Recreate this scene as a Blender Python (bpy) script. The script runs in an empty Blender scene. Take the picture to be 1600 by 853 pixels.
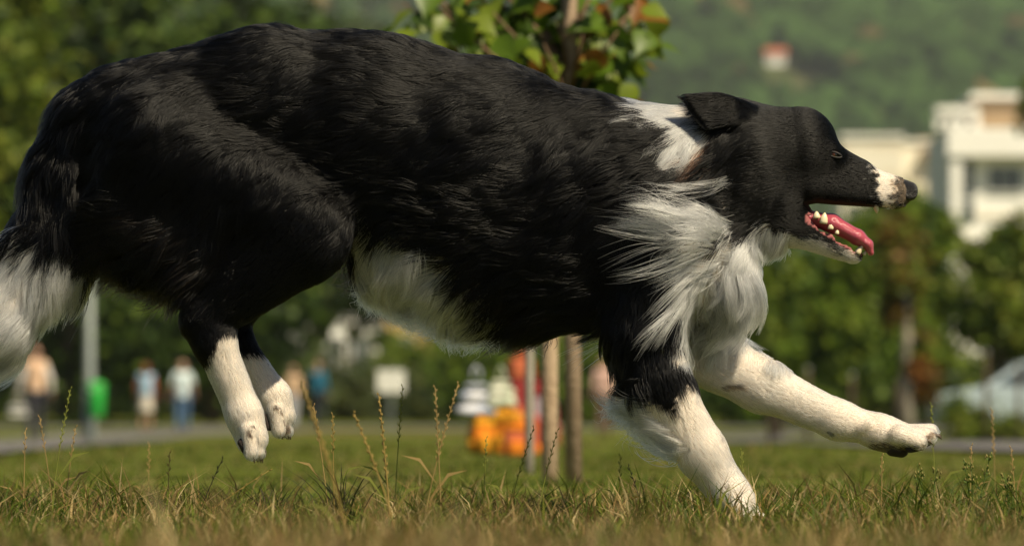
import bpy, bmesh, math, random
import numpy as np
from mathutils import Vector, Matrix, kdtree
rnd = random.Random(7)
rg = np.random.default_rng(11)
sc = bpy.context.scene
col = sc.collection

# ------------------------------------------------------------------ camera, sky, sun, exposure
S = 0.00075            # metres per reference pixel at the dog's plane (y = 0)
D0 = 7.0               # distance camera - dog
HOR = 668.0            # horizon row
CAMZ = 0.107           # the camera lies almost in the grass
F = D0 / S             # focal length in reference pixels
PITCH = math.atan((HOR - 426.5) / F)
cam_d = bpy.data.cameras.new('camera'); cam = bpy.data.objects.new('camera', cam_d); col.objects.link(cam)
cam.location = (0, -D0, CAMZ); cam.rotation_euler = (math.pi / 2 + PITCH, 0, 0)
cam_d.sensor_width = 36.0; cam_d.lens = 36.0 * F / 1600.0
cam_d.clip_start = 0.05; cam_d.clip_end = 9000
cam_d.dof.use_dof = True; cam_d.dof.focus_distance = D0 - 0.06
cam_d.dof.aperture_fstop = cam_d.lens / 20.0
sc.camera = cam

SUN = Vector((0.44, -0.47, 0.765)).normalized()
world = bpy.data.worlds.new('World'); sc.world = world; world.use_nodes = True
wn = world.node_tree.nodes; wl = world.node_tree.links
sky = wn.new('ShaderNodeTexSky'); sky.sky_type = 'NISHITA'; sky.sun_disc = False
sky.sun_elevation = math.asin(SUN.z); sky.sun_rotation = math.atan2(SUN.x, SUN.y)
wl.new(sky.outputs[0], wn['Background'].inputs[0]); wn['Background'].inputs[1].default_value = 0.05
sd = bpy.data.lights.new('sun', 'SUN'); sd.energy = 5.0; sd.angle = math.radians(0.53); sd.color = (1, 0.87, 0.62)
so = bpy.data.objects.new('sun', sd); col.objects.link(so); so.rotation_euler = SUN.to_track_quat('Z', 'Y').to_euler()
so.location = (3, -3, 8)
sc.view_settings.view_transform = 'Standard'; sc.view_settings.look = 'None'
sc.view_settings.gamma = 1; sc.view_settings.use_curve_mapping = False; sc.view_settings.exposure = 0.38
sc.render.engine = 'CYCLES'
sc.cycles.use_denoising = True
sc.cycles.max_bounces = 6; sc.cycles.diffuse_bounces = 3; sc.cycles.glossy_bounces = 3
sc.cycles.transmission_bounces = 5; sc.cycles.transparent_max_bounces = 12
sc.cycles.sample_clamp_indirect = 6
sc.cycles_curves.shape = 'RIBBONS'

def at(px, py, Y):
    """world point seen at reference pixel (px,py), standing at depth Y"""
    u = (px - 800) / F; v = (426.5 - py) / F
    c, s = math.cos(PITCH), math.sin(PITCH)
    d = Vector((u, c - v * s, s + v * c))
    return cam.location + d * ((Y + D0) / d.y)

def terrain(X, Y):
    Y = np.asarray(Y, float)
    return np.interp(Y, [-50, 33, 95, 112, 140, 175, 215, 400, 1500, 2600, 3400],
                     [0, 0, -0.15, -0.12, 0.0, 0.35, 0.8, 1.2, 2, 2, 2]) + 0 * np.asarray(X, float)
def tz(X, Y): return float(terrain(X, Y))

# ------------------------------------------------------------------ small helpers
def tag(o, label=None, cat=None, group=None, kind=None):
    if label: o['label'] = label
    if cat: o['category'] = cat
    if group: o['group'] = group
    if kind: o['kind'] = kind
    return o
def empty(name, loc=(0, 0, 0), label=None, cat=None, group=None):
    o = bpy.data.objects.new(name, None); col.objects.link(o); o.location = loc
    o.empty_display_size = 0.1
    return tag(o, label, cat, group)
def link(name, me, mat=None, parent=None, loc=(0, 0, 0)):
    o = bpy.data.objects.new(name, me); col.objects.link(o); o.location = loc
    if mat is not None and len(me.materials) == 0: me.materials.append(mat)
    if parent is not None: o.parent = parent
    return o
def smooth(me):
    me.polygons.foreach_set('use_smooth', np.ones(len(me.polygons), bool)); return me
def np_mesh(name, verts, faces, sm=True, colours=None, cname='coat'):
    """faces: (n,3) or (n,4) array"""
    verts = np.asarray(verts, np.float32); faces = np.asarray(faces, np.int32)
    me = bpy.data.meshes.new(name); n, k = faces.shape
    me.vertices.add(len(verts)); me.vertices.foreach_set('co', verts.ravel())
    me.loops.add(n * k); me.loops.foreach_set('vertex_index', faces.ravel())
    me.polygons.add(n); me.polygons.foreach_set('loop_start', np.arange(n, dtype=np.int32) * k)
    me.update(calc_edges=True)
    if sm: smooth(me)
    if colours is not None:
        a = me.attributes.new(cname, 'FLOAT_COLOR', 'POINT')
        c = np.ones((len(verts), 4), np.float32); c[:, :3] = colours
        a.data.foreach_set('color', c.ravel())
    me.validate(); return me
def mat(name, colour=None, rough=0.6, attr=None, noise=None, translucent=0, spec=0.3, bump=0, metallic=0, bscale=60):
    """noise = (scale, colour2, amount)"""
    m = bpy.data.materials.new(name); m.use_nodes = True; nt = m.node_tree; N = nt.nodes; L = nt.links
    b = N['Principled BSDF']; b.inputs['Roughness'].default_value = rough
    b.inputs['Specular IOR Level'].default_value = spec; b.inputs['Metallic'].default_value = metallic
    src = None
    if attr:
        a = N.new('ShaderNodeAttribute'); a.attribute_name = attr; src = a.outputs['Color']
    else:
        rgb = N.new('ShaderNodeRGB'); rgb.outputs[0].default_value = (*colour, 1); src = rgb.outputs[0]
    if noise:
        tc = N.new('ShaderNodeTexCoord')
        nz = N.new('ShaderNodeTexNoise'); nz.inputs['Scale'].default_value = noise[0]; nz.inputs['Detail'].default_value = 5
        L.new(tc.outputs['Object'], nz.inputs['Vector'])
        mr = N.new('ShaderNodeMapRange'); mr.inputs[1].default_value = 0.35; mr.inputs[2].default_value = 0.68
        mr.inputs[4].default_value = noise[2]; L.new(nz.outputs[0], mr.inputs[0])
        mx = N.new('ShaderNodeMix'); mx.data_type = 'RGBA'
        L.new(mr.outputs[0], mx.inputs[0]); L.new(src, mx.inputs[6]); mx.inputs[7].default_value = (*noise[1], 1)
        src = mx.outputs[2]
    L.new(src, b.inputs['Base Color'])
    if bump:
        tc2 = N.new('ShaderNodeTexCoord'); n2 = N.new('ShaderNodeTexNoise'); n2.inputs['Scale'].default_value = bscale
        n2.inputs['Detail'].default_value = 4; L.new(tc2.outputs['Object'], n2.inputs['Vector'])
        bp = N.new('ShaderNodeBump'); bp.inputs['Strength'].default_value = bump; bp.inputs['Distance'].default_value = 0.01
        L.new(n2.outputs[0], bp.inputs['Height']); L.new(bp.outputs[0], b.inputs['Normal'])
    if translucent:
        t = N.new('ShaderNodeBsdfTranslucent'); L.new(src, t.inputs[0])
        ms = N.new('ShaderNodeMixShader'); ms.inputs[0].default_value = translucent
        L.new(b.outputs[0], ms.inputs[1]); L.new(t.outputs[0], ms.inputs[2])
        L.new(ms.outputs[0], N['Material Output'].inputs[0])
    return m

def box(bm, x0, x1, y0, y1, z0, z1):
    v = [bm.verts.new(p) for p in ((x0,y0,z0),(x1,y0,z0),(x1,y1,z0),(x0,y1,z0),(x0,y0,z1),(x1,y0,z1),(x1,y1,z1),(x0,y1,z1))]
    for f in ((0,3,2,1),(4,5,6,7),(0,1,5,4),(1,2,6,5),(2,3,7,6),(3,0,4,7)): bm.faces.new([v[i] for i in f])
def box_obj(name, dims, m, parent, bevel=0.0, loc=(0, 0, 0)):
    bm = bmesh.new(); box(bm, *dims)
    if bevel: bmesh.ops.bevel(bm, geom=bm.edges[:], offset=bevel, segments=2, affect='EDGES', profile=0.6)
    me = bpy.data.meshes.new(name); bm.to_mesh(me); bm.free()
    return link(name, me, m, parent, loc)
def tube_arrays(pts, radii, n=8, cap=True):
    pts = [Vector(p) for p in pts]; V = []; Fc = []
    up = Vector((0.13, 0.97, 0.2))
    for i, p in enumerate(pts):
        t = (pts[min(i + 1, len(pts) - 1)] - pts[max(i - 1, 0)]).normalized()
        a = t.cross(up).normalized(); b = t.cross(a)
        for k in range(n):
            w = 2 * math.pi * k / n
            V.append(p + (a * math.cos(w) + b * math.sin(w)) * radii[i])
    for i in range(len(pts) - 1):
        for k in range(n):
            Fc.append((i * n + k, i * n + (k + 1) % n, (i + 1) * n + (k + 1) % n, (i + 1) * n + k))
    if cap:
        c0 = len(V); V.append(pts[0]); c1 = len(V); V.append(pts[-1])
        for k in range(n):
            Fc.append((c0, (k + 1) % n, k, k))
            e = (len(pts) - 1) * n; Fc.append((c1, e + k, e + (k + 1) % n, e + (k + 1) % n))
    return [tuple(v) for v in V], Fc
class MB:
    def __init__(s): s.v = []; s.f = []
    def tube(s, pts, radii, n=8):
        v, f = tube_arrays(pts, radii, n); o = len(s.v); s.v += v
        for q in f:
            q2 = []
            for i in q:
                if i + o not in q2: q2.append(i + o)
            s.f.append(q2)
        return s
    def quad(s, *p):
        o = len(s.v); s.v += [tuple(q) for q in p]; s.f.append(list(range(o, o + len(p)))); return s
    def build(s, name, m, parent=None, loc=(0, 0, 0), sm=True):
        me = bpy.data.meshes.new(name); me.from_pydata(s.v, [], s.f); me.update()
        if sm: smooth(me)
        return link(name, me, m, parent, loc)
def lathe(name, prof, m, parent, n=20, loc=(0, 0, 0)):
    b = MB()
    for i in range(len(prof) - 1):
        for k in range(n):
            w0, w1 = 2*math.pi*k/n, 2*math.pi*(k+1)/n
            (r0, z0), (r1, z1) = prof[i], prof[i+1]
            b.quad((r0*math.cos(w0), r0*math.sin(w0), z0), (r0*math.cos(w1), r0*math.sin(w1), z0),
                   (r1*math.cos(w1), r1*math.sin(w1), z1), (r1*math.cos(w0), r1*math.sin(w0), z1))
    bm = bmesh.new(); me = bpy.data.meshes.new(name); me.from_pydata(b.v, [], b.f); bm.from_mesh(me)
    bmesh.ops.remove_doubles(bm, verts=bm.verts[:], dist=1e-5); bm.to_mesh(me); bm.free(); smooth(me)
    return link(name, me, m, parent, loc)

# ------------------------------------------------------------------ signed-distance mesher (bodies)
class Prim:
    def __init__(s, name, a, b, ra, rb, ds=1.0, k=25.0, ln=14.0, lift=0.15, flow=None):
        s.name = name; s.a = np.array(a, float); s.b = np.array(b, float); s.ra = ra; s.rb = rb
        s.ds = ds; s.k = k; s.ln = ln; s.lift = lift
        if flow is None:
            f = s.b - s.a
        else:
            f = np.array(flow, float) if len(flow) == 3 else np.array((*flow, 0.0))
        s.flow = f / (np.linalg.norm(f) + 1e-9)
    def dist(s, x, y, d):
        ab = s.b - s.a; L = float(ab @ ab) + 1e-9
        t = np.clip(((x - s.a[0]) * ab[0] + (y - s.a[1]) * ab[1] + (d - s.a[2]) * ab[2]) / L, 0, 1)
        dx = x - s.a[0] - t * ab[0]; dy = y - s.a[1] - t * ab[1]; dd = (d - s.a[2] - t * ab[2]) / s.ds
        return np.sqrt(dx * dx + dy * dy + dd * dd) - (s.ra + t * (s.rb - s.ra))
def smin(a, b, k):
    h = np.clip(0.5 + 0.5 * (b - a) / k, 0, 1)
    return b + (a - b) * h - k * h * (1 - h)
def sdf_grid(prims, ax, cuts=(), margin=40.0):
    X, Y, Z = ax
    G = np.full((len(X), len(Y), len(Z)), margin * 1.5, np.float32)
    for p in prims:
        r = max(p.ra, p.rb); m = r + margin + p.k; mz = r * max(p.ds, 1) + margin + p.k
        lo = np.minimum(p.a, p.b) - (m, m, mz); hi = np.maximum(p.a, p.b) + (m, m, mz)
        i0, i1 = np.searchsorted(X, [lo[0], hi[0]]); j0, j1 = np.searchsorted(Y, [lo[1], hi[1]]); k0, k1 = np.searchsorted(Z, [lo[2], hi[2]])
        sub = G[i0:i1, j0:j1, k0:k1]
        if sub.size == 0: continue
        f = p.dist(X[i0:i1, None, None], Y[None, j0:j1, None], Z[None, None, k0:k1])
        G[i0:i1, j0:j1, k0:k1] = smin(sub, f, p.k)
    for c in cuts:
        f = c(X[:, None, None], Y[None, :, None], Z[None, None, :])
        G = np.maximum(G, -f).astype(np.float32)
    return G
def surface_nets(G, ax):
    X, Y, Z = [np.asarray(a, np.float64) for a in ax]
    I = G < 0
    nx, ny, nz = G.shape
    cnt = np.zeros((nx-1, ny-1, nz-1), np.int8)
    for a in (0, 1):
        for b in (0, 1):
            for c in (0, 1):
                cnt += I[a:nx-1+a, b:ny-1+b, c:nz-1+c]
    ci, cj, ck = np.nonzero((cnt > 0) & (cnt < 8))
    n = len(ci); acc = np.zeros((n, 3)); num = np.zeros(n)
    corners = [(a, b, c) for a in (0, 1) for b in (0, 1) for c in (0, 1)]
    for p in corners:
        for q in corners:
            if sum(abs(p[i] - q[i]) for i in range(3)) == 1 and p < q:
                g0 = G[ci + p[0], cj + p[1], ck + p[2]].astype(float); g1 = G[ci + q[0], cj + q[1], ck + q[2]].astype(float)
                m = (g0 < 0) != (g1 < 0)
                t = np.where(m, g0 / np.where(m, g0 - g1, 1), 0)
                P0 = np.stack([X[ci + p[0]], Y[cj + p[1]], Z[ck + p[2]]], 1); P1 = np.stack([X[ci + q[0]], Y[cj + q[1]], Z[ck + q[2]]], 1)
                acc += (P0 + (P1 - P0) * t[:, None]) * m[:, None]; num += m
    V = acc / num[:, None]
    idx = np.full((nx-1, ny-1, nz-1), -1, np.int64); idx[ci, cj, ck] = np.arange(n)
    quads = []
    e = I[:-1] != I[1:]; i, j, k = np.nonzero(e[:, 1:-1, 1:-1]); j += 1; k += 1
    q = np.stack([idx[i, j-1, k-1], idx[i, j, k-1], idx[i, j, k], idx[i, j-1, k]], 1); fl = I[i, j, k]; q[~fl] = q[~fl][:, ::-1]; quads.append(q)
    e = I[:, :-1] != I[:, 1:]; i, j, k = np.nonzero(e[1:-1, :, 1:-1]); i += 1; k += 1
    q = np.stack([idx[i-1, j, k-1], idx[i-1, j, k], idx[i, j, k], idx[i, j, k-1]], 1); fl = I[i, j, k]; q[~fl] = q[~fl][:, ::-1]; quads.append(q)
    e = I[:, :, :-1] != I[:, :, 1:]; i, j, k = np.nonzero(e[1:-1, 1:-1, :]); i += 1; j += 1
    q = np.stack([idx[i-1, j-1, k], idx[i, j-1, k], idx[i, j, k], idx[i-1, j, k]], 1); fl = I[i, j, k]; q[~fl] = q[~fl][:, ::-1]; quads.append(q)
    return V, np.concatenate(quads)
def snoise(P, scale, seed=0):
    """cheap smooth pseudo-noise in [-1,1]; P (n,3)"""
    r = np.random.default_rng(seed); out = 0
    for o in range(5):
        w = r.normal(size=3); w = w / np.linalg.norm(w) * (0.6 + 0.9 * r.random()); ph = r.random() * 6.28
        w2 = r.normal(size=3); w2 = w2 / np.linalg.norm(w2) * 0.7
        out = out + np.sin(P @ w * (6.28 / scale) + ph + 1.3 * np.sin(P @ w2 * (6.28 / scale)))
    return out / 3.2
def inpoly(x, y, poly):
    r = np.zeros(np.shape(x), bool); n = len(poly)
    for i in range(n):
        x0, y0 = poly[i]; x1, y1 = poly[(i + 1) % n]
        c = ((y0 > y) != (y1 > y)) & (x < (x1 - x0) * (y - y0) / ((y1 - y0) + 1e-9) + x0)
        r ^= c
    return r
def px2w(P):
    """dog space (reference px x, px y, px depth) -> metres"""
    P = np.asarray(P, float)
    return np.stack([(P[..., 0] - 800) * S, P[..., 2] * S, (HOR - P[..., 1]) * S + CAMZ], -1)

# ------------------------------------------------------------------ setting: ground, paths, hill
def ground_mat():
    m = bpy.data.materials.new('turf'); m.use_nodes = True; N = m.node_tree.nodes; L = m.node_tree.links
    b = N['Principled BSDF']; b.inputs['Roughness'].default_value = .95; b.inputs['Specular IOR Level'].default_value = .1
    tc = N.new('ShaderNodeTexCoord')
    def noise(scale, det=6):
        n = N.new('ShaderNodeTexNoise'); n.inputs['Scale'].default_value = scale; n.inputs['Detail'].default_value = det
        L.new(tc.outputs['Object'], n.inputs['Vector']); return n
    def ramp(src, a, b_):
        r = N.new('ShaderNodeMapRange'); r.inputs[1].default_value = a; r.inputs[2].default_value = b_; L.new(src, r.inputs[0]); return r.outputs[0]
    def mix(f, a, b_):
        x = N.new('ShaderNodeMix'); x.data_type = 'RGBA'; L.new(f, x.inputs[0])
        for i, v in ((6, a), (7, b_)):
            if isinstance(v, tuple): x.inputs[i].default_value = (*v, 1)
            else: L.new(v, x.inputs[i])
        return x.outputs[2]
    c1 = mix(ramp(noise(9).outputs[0], .35, .65), (.088, .115, .012), (.122, .140, .018))
    c2 = mix(ramp(noise(.16, 3).outputs[0], .55, .75), c1, (.17, .125, .045))
    c3 = mix(ramp(noise(60).outputs[0], .52, .72), c2, (.08, .07, .018))
    L.new(c3, b.inputs['Base Color'])
    bp = N.new('ShaderNodeBump'); bp.inputs['Strength'].default_value = .8; bp.inputs['Distance'].default_value = .02
    L.new(noise(70).outputs[0], bp.inputs['Height']); L.new(bp.outputs[0], b.inputs['Normal'])
    return m
m_turf = ground_mat()
ys = np.concatenate([np.arange(-12, 8, .25), np.arange(8, 60, 1.), np.arange(60, 240, 3.), np.linspace(240, 3500, 40)])
xs = np.linspace(-1, 1, 61)
GX = xs[None, :] * (14 + np.clip(ys + 12, 0, 2800) * .33)[:, None]; GY = np.repeat(ys[:, None], 61, 1)
GZ = terrain(GX, GY)
bumpw = np.clip(1 - np.abs(GY) / 40, 0, 1)
GZ = GZ + bumpw * .006 * (np.sin(GX * 5.1 + GY * 2.3) + np.sin(GX * 2.2 - GY * 3.7 + 1)) - .006 * bumpw
ii = np.arange(len(ys) * 61).reshape(len(ys), 61)
gq = np.stack([ii[:-1, :-1], ii[:-1, 1:], ii[1:, 1:], ii[1:, :-1]], -1).reshape(-1, 4)
tag(link('ground', np_mesh('ground', np.stack([GX, GY, GZ], -1).reshape(-1, 3), gq), m_turf), kind='structure')
def ribbon(name, pts, widths, m, lift=.012):
    P = []; t = np.linspace(0, len(pts) - 1, 160); px = np.array(pts)
    cx = np.interp(t, range(len(pts)), px[:, 0]); cy = np.interp(t, range(len(pts)), px[:, 1]); w = np.interp(t, range(len(pts)), widths)
    for _ in range(6): cx[1:-1] = (cx[:-2] + 2*cx[1:-1] + cx[2:]) / 4; cy[1:-1] = (cy[:-2] + 2*cy[1:-1] + cy[2:]) / 4
    dx, dy = np.gradient(cx), np.gradient(cy); L = np.hypot(dx, dy); nx, ny = -dy / L, dx / L
    V = []
    for s in (-1, -.33, .33, 1):
        X = cx + nx * w / 2 * s; Y = cy + ny * w / 2 * s; V.append(np.stack([X, Y, terrain(X, Y) + lift], -1))
    V = np.stack(V, 1); k = np.arange(160 * 4).reshape(160, 4)
    q = np.stack([k[:-1, :-1], k[1:, :-1], k[1:, 1:], k[:-1, 1:]], -1).reshape(-1, 4)
    n_up = np.cross(V[1, 0] - V[0, 0], V[0, 1] - V[0, 0])[2]
    if n_up > 0: pass
    else: q = q[:, ::-1]
    return tag(link(name, np_mesh(name, V.reshape(-1, 3), q[:, ::-1] if False else q), m), kind='structure')
m_asph = mat('asphalt', (.155, .145, .14), rough=.9, noise=(2.0, (.12, .115, .11), 1), bump=.3, bscale=120)
m_clay = mat('red_grit', (.20, .085, .045), rough=.95, noise=(3.0, (.15, .07, .04), 1))
ribbon('path', [(-2.2, 3), (-3.0, 20), (-3.9, 42), (-5.8, 70), (-8.2, 100), (-8.6, 128), (-6.5, 146)], [1.7, 1.7, 1.9, 2.3, 2.8, 3, 3], m_asph)
ribbon('path', [(3.0, 5), (2.65, 25), (2.5, 45), (2.6, 80), (5, 120), (11, 146)], [1.5, 1.6, 1.7, 1.9, 2.2, 2.4], m_asph, .016)
ribbon('road', [(-60, 150), (0, 149), (60, 150)], [7, 7, 7], m_asph, .022)
ribbon('clay_strip', [(-5.6, 134), (-3, 133), (-1, 134), (.2, 136)], [5, 6, 6, 4], m_clay, .02)

# hill: a wooded slope more than two kilometres off
def hill_z(X, Y):
    base = np.interp(Y, [1500, 1620, 2000, 2600, 3000, 3400], [-2, 5, 82, 200, 272, 290])
    return base + 6 * np.sin(X / 95. + 1) * np.clip((Y - 1600) / 300, 0, 1) + 5 * np.sin(X / 60. + Y / 120.) * np.clip((Y - 1600) / 300, 0, 1)
hx = np.linspace(-760, 760, 140); hy = np.linspace(1500, 3400, 120); HX, HY = np.meshgrid(hx, hy); HZ = hill_z(HX, HY)
ii = np.arange(HX.size).reshape(HX.shape)
hq = np.stack([ii[:-1, :-1], ii[:-1, 1:], ii[1:, 1:], ii[1:, :-1]], -1).reshape(-1, 4)
m_hill = mat('hill_meadow', (.085, .085, .04), rough=1, noise=(.02, (.06, .085, .025), 1), spec=0)
tag(link('hill', np_mesh('hill', np.stack([HX, HY, HZ], -1).reshape(-1, 3), hq), m_hill), kind='structure')
# crowns covering the slope
bm = bmesh.new(); bmesh.ops.create_icosphere(bm, subdivisions=2, radius=1); iv = np.array([v.co[:] for v in bm.verts]); ifc = np.array([[v.index for v in f.verts] for f in bm.faces]); bm.free()
n = 9500
wx = rg.uniform(-330, 330, n); wy = rg.uniform(1640, 2900, n)
clear = snoise(np.stack([wx, wy * .6, wx * 0], 1), 150, 41)
keepm = clear < .8; wx, wy = wx[keepm], wy[keepm]; n = len(wx)
pc = next(q for q in (at(1212, 97, float(yy)) for yy in range(1700, 3300, 4)) if hill_z(q.x, q.y) > q.z - 1.5)
kk = ~((np.abs(wx - pc.x) < 11) & (wy > pc.y - 75) & (wy < pc.y + 14)); wx, wy, clear = wx[kk], wy[kk], wx[kk]; n = len(wx)
wz = hill_z(wx, wy); R = rg.uniform(4.5, 9.0, n)
tone = snoise(np.stack([wx, wy * .8, wx * 0], 1), 120, 43)
rr = 1 + .22 * rg.normal(size=(n, len(iv)))
HV = iv[None] * rr[:, :, None] * R[:, None, None] * np.array((1, 1, 1.05)) + np.stack([wx, wy, wz + R * .7], 1)[:, None]
HC = np.where((rg.random(n) < .04)[:, None], np.array((.13, .10, .04)), np.array((.028, .054, .014))) * (1 + .45 * tone[:, None] + .25 * rg.normal(size=(n, 1))).clip(.35, 2.2)
HF = (ifc[None] + (np.arange(n) * len(iv))[:, None, None]).reshape(-1, 3)
m_wood = mat('far_foliage', attr='coat', rough=1, spec=0)
tag(link('hillside_wood', np_mesh('hillside_wood', HV.reshape(-1, 3), HF, False, np.repeat(HC, len(iv), 0)), m_wood), 'hazy wooded slope rising behind the buildings', 'wood', kind='stuff')

# ------------------------------------------------------------------ buildings
m_wht = mat('white_render', (.86, .85, .80), rough=.85, noise=(.6, (.80, .78, .72), .6))
m_crm = mat('cream_render', (.82, .77, .65), rough=.9, noise=(.5, (.62, .52, .37), .6))
m_brn = mat('brown_cladding', (.36, .26, .16), rough=.85, noise=(.8, (.30, .21, .13), .8))
m_ylw = mat('yellow_render', (.68, .48, .20), rough=.9, noise=(.5, (.6, .42, .17), .6))
m_glass = mat('window_glass', (.05, .07, .08), rough=.08, spec=.8)
m_frame = mat('window_frame', (.62, .62, .60), rough=.5)
m_grey = mat('grey_metal', (.22, .24, .24), rough=.45, metallic=.2)
m_roof = mat('red_tile', (.42, .13, .06), rough=.85, noise=(3, (.32, .10, .05), 1))
def window(parent, cx, y, cz, w, h, mull=1):
    """window let into a south facade at depth y"""
    o = box_obj('window', (cx-w/2, cx+w/2, y-.03, y+.05, cz-h/2, cz+h/2), m_glass, parent)
    bm = bmesh.new(); t = .07
    box(bm, cx-w/2-t, cx+w/2+t, y-.07, y+.04, cz+h/2, cz+h/2+t); box(bm, cx-w/2-t, cx-w/2, y-.07, y+.04, cz-h/2, cz+h/2); box(bm, cx+w/2, cx+w/2+t, y-.07, y+.04, cz-h/2, cz+h/2)
    for i in range(mull):
        mx = cx - w/2 + w*(i+1)/(mull+1); box(bm, mx-.03, mx+.03, y-.06, y+.03, cz-h/2, cz+h/2)
    me = bpy.data.meshes.new('frame'); bm.to_mesh(me); bm.free(); link('frame', me, m_frame, o)
    box_obj('sill', (cx-w/2-.12, cx+w/2+.12, y-.16, y+.04, cz-h/2-t-.02, cz-h/2), m_frame, o)
    return o
def px_at(D): return F / D
# white terraced block at the right edge
D = 300.; k = F / D
bx = lambda p: (p - 800) / k
bz = lambda p: CAMZ + (HOR - p) / k
wb = empty('apartment_block', (0, D - D0, 0), 'white flat roofed apartment block with dark windows at the right edge', 'building')
box_obj('wall', (bx(1480), bx(1480)+24, 0, 14, -1, bz(203)), m_wht, wb)
box_obj('balcony_slab', (bx(1478), bx(1480)+24.1, -1.1, 0, bz(246), bz(202)), m_wht, wb, .05)
box_obj('side_wing', (bx(1484), bx(1502), -.9, 0, -1, bz(247)), m_wht, wb)
box_obj('penthouse', (bx(1527), bx(1480)+20, 3, 12, bz(203), bz(150)), m_brn, wb)
box_obj('penthouse_roof', (bx(1523), bx(1480)+20.4, 2.6, 12.4, bz(150), bz(141)), m_wht, wb, .04)
bm = bmesh.new()   # roof terrace frame
for p in (1467, 1486, 1505, 1528): box(bm, bx(p)-.16, bx(p)+.16, .3, .62, bz(202), bz(176))
box(bm, bx(1464), bx(1531), .1, 3.0, bz(176), bz(166)); box(bm, bx(1466), bx(1530), .34, .5, bz(190), bz(187))
me = bpy.data.meshes.new('pergola'); bm.to_mesh(me); bm.free(); link('pergola', me, m_wht, wb)
box_obj('stair_window', (bx(1504), bx(1522), -.04, .02, bz(350), bz(252)), m_glass, wb)
for r in range(4):
    z = bz(280) - 3.05 * r
    for cx in (1571, 1640, 1710, 1780): window(wb, bx(cx), 0, z, 1.62, 1.15, 2)
    if r: box_obj('floor_band', (bx(1524), bx(1480)+24, -.09, 0, z+1.1, z+1.35), m_crm, wb)
for r in range(2): box_obj('stair_landing', (bx(1503), bx(1523), -.12, -.05, bz(282)-r*1.0, bz(282)-r*1.0+.1), m_frame, wb)
# cream blocks behind
D = 390.; k = F / D
cb = empty('apartment_block', (0, D - D0, 0), 'long cream building behind the trees, seen past the nose of the dog', 'building')
box_obj('wall', (bx(1316), bx(1411), 0, 12, -1, bz(216)), m_crm, cb); box_obj('parapet', (bx(1313), bx(1413), -.2, 12.2, bz(216), bz(210)), m_wht, cb)
box_obj('link_wing', (bx(1411), bx(1520), 1.5, 12, -1, bz(222)), m_crm, cb); box_obj('parapet', (bx(1414), bx(1520), 1.3, 12.2, bz(222), bz(217)), m_wht, cb)
box_obj('roof_room', (bx(1440), bx(1468), 3, 8, bz(222), bz(212)), m_brn, cb)
box_obj('awning', (bx(1443), bx(1474), .6, 1.5, bz(246), bz(233)), m_brn, cb)
for r in range(4):
    z = bz(262) - 3.0 * r
    if r:
        for cx in (1335, 1362, 1390): window(cb, bx(cx), 0, z, .8, 1.2, 1)
        for cx in (1430, 1455): window(cb, bx(cx), 1.5, z, .8, 1.2, 1)
# white and yellow house behind the hedge, under the belly
D = 260.; k = F / D
hb = empty('house', (0, D - D0, 0), 'white house with a yellow wing glimpsed under the belly of the dog', 'building')
box_obj('wall', (bx(435), bx(602), 0, 8, -1, bz(482)), m_wht, hb); box_obj('yellow_wing', (bx(602), bx(668), -.3, 8, -1, bz(500)), m_ylw, hb)
box_obj('parapet', (bx(432), bx(603), -.2, 8.2, bz(482), bz(476)), m_wht, hb)
for cx in (455, 490, 525, 565): window(hb, bx(cx), 0, bz(548), .62, 1.1, 1)
window(hb, bx(632), -.3, bz(545), .7, 1.1, 1)
# cottage on the far hill
p = pc; D = pc.y + D0; k = F / D
hc = empty('cottage', (p.x, p.y, p.z - .6), 'tiny white cottage with an orange red roof on the wooded hill', 'house')
box_obj('wall', (-3.6, 3.6, -3, 3, -9, 3.2), m_wht, hc)
rf = MB(); e = 4.3
rf.quad((-e, -3.6, 3.2), (e, -3.6, 3.2), (e, 0, 5.8), (-e, 0, 5.8)); rf.quad((e, 3.6, 3.2), (-e, 3.6, 3.2), (-e, 0, 5.8), (e, 0, 5.8)); rf.quad((-e, 3.6, 3.2), (-e, -3.6, 3.2), (-e, 0, 5.8)); rf.quad((e, -3.6, 3.2), (e, 3.6, 3.2), (e, 0, 5.8))
rf.build('roof', m_roof, hc, sm=False)
for cx in (-1.8, 1.8): window(hc, cx, -3, 1.2, 1.2, 1.4, 1)


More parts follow.
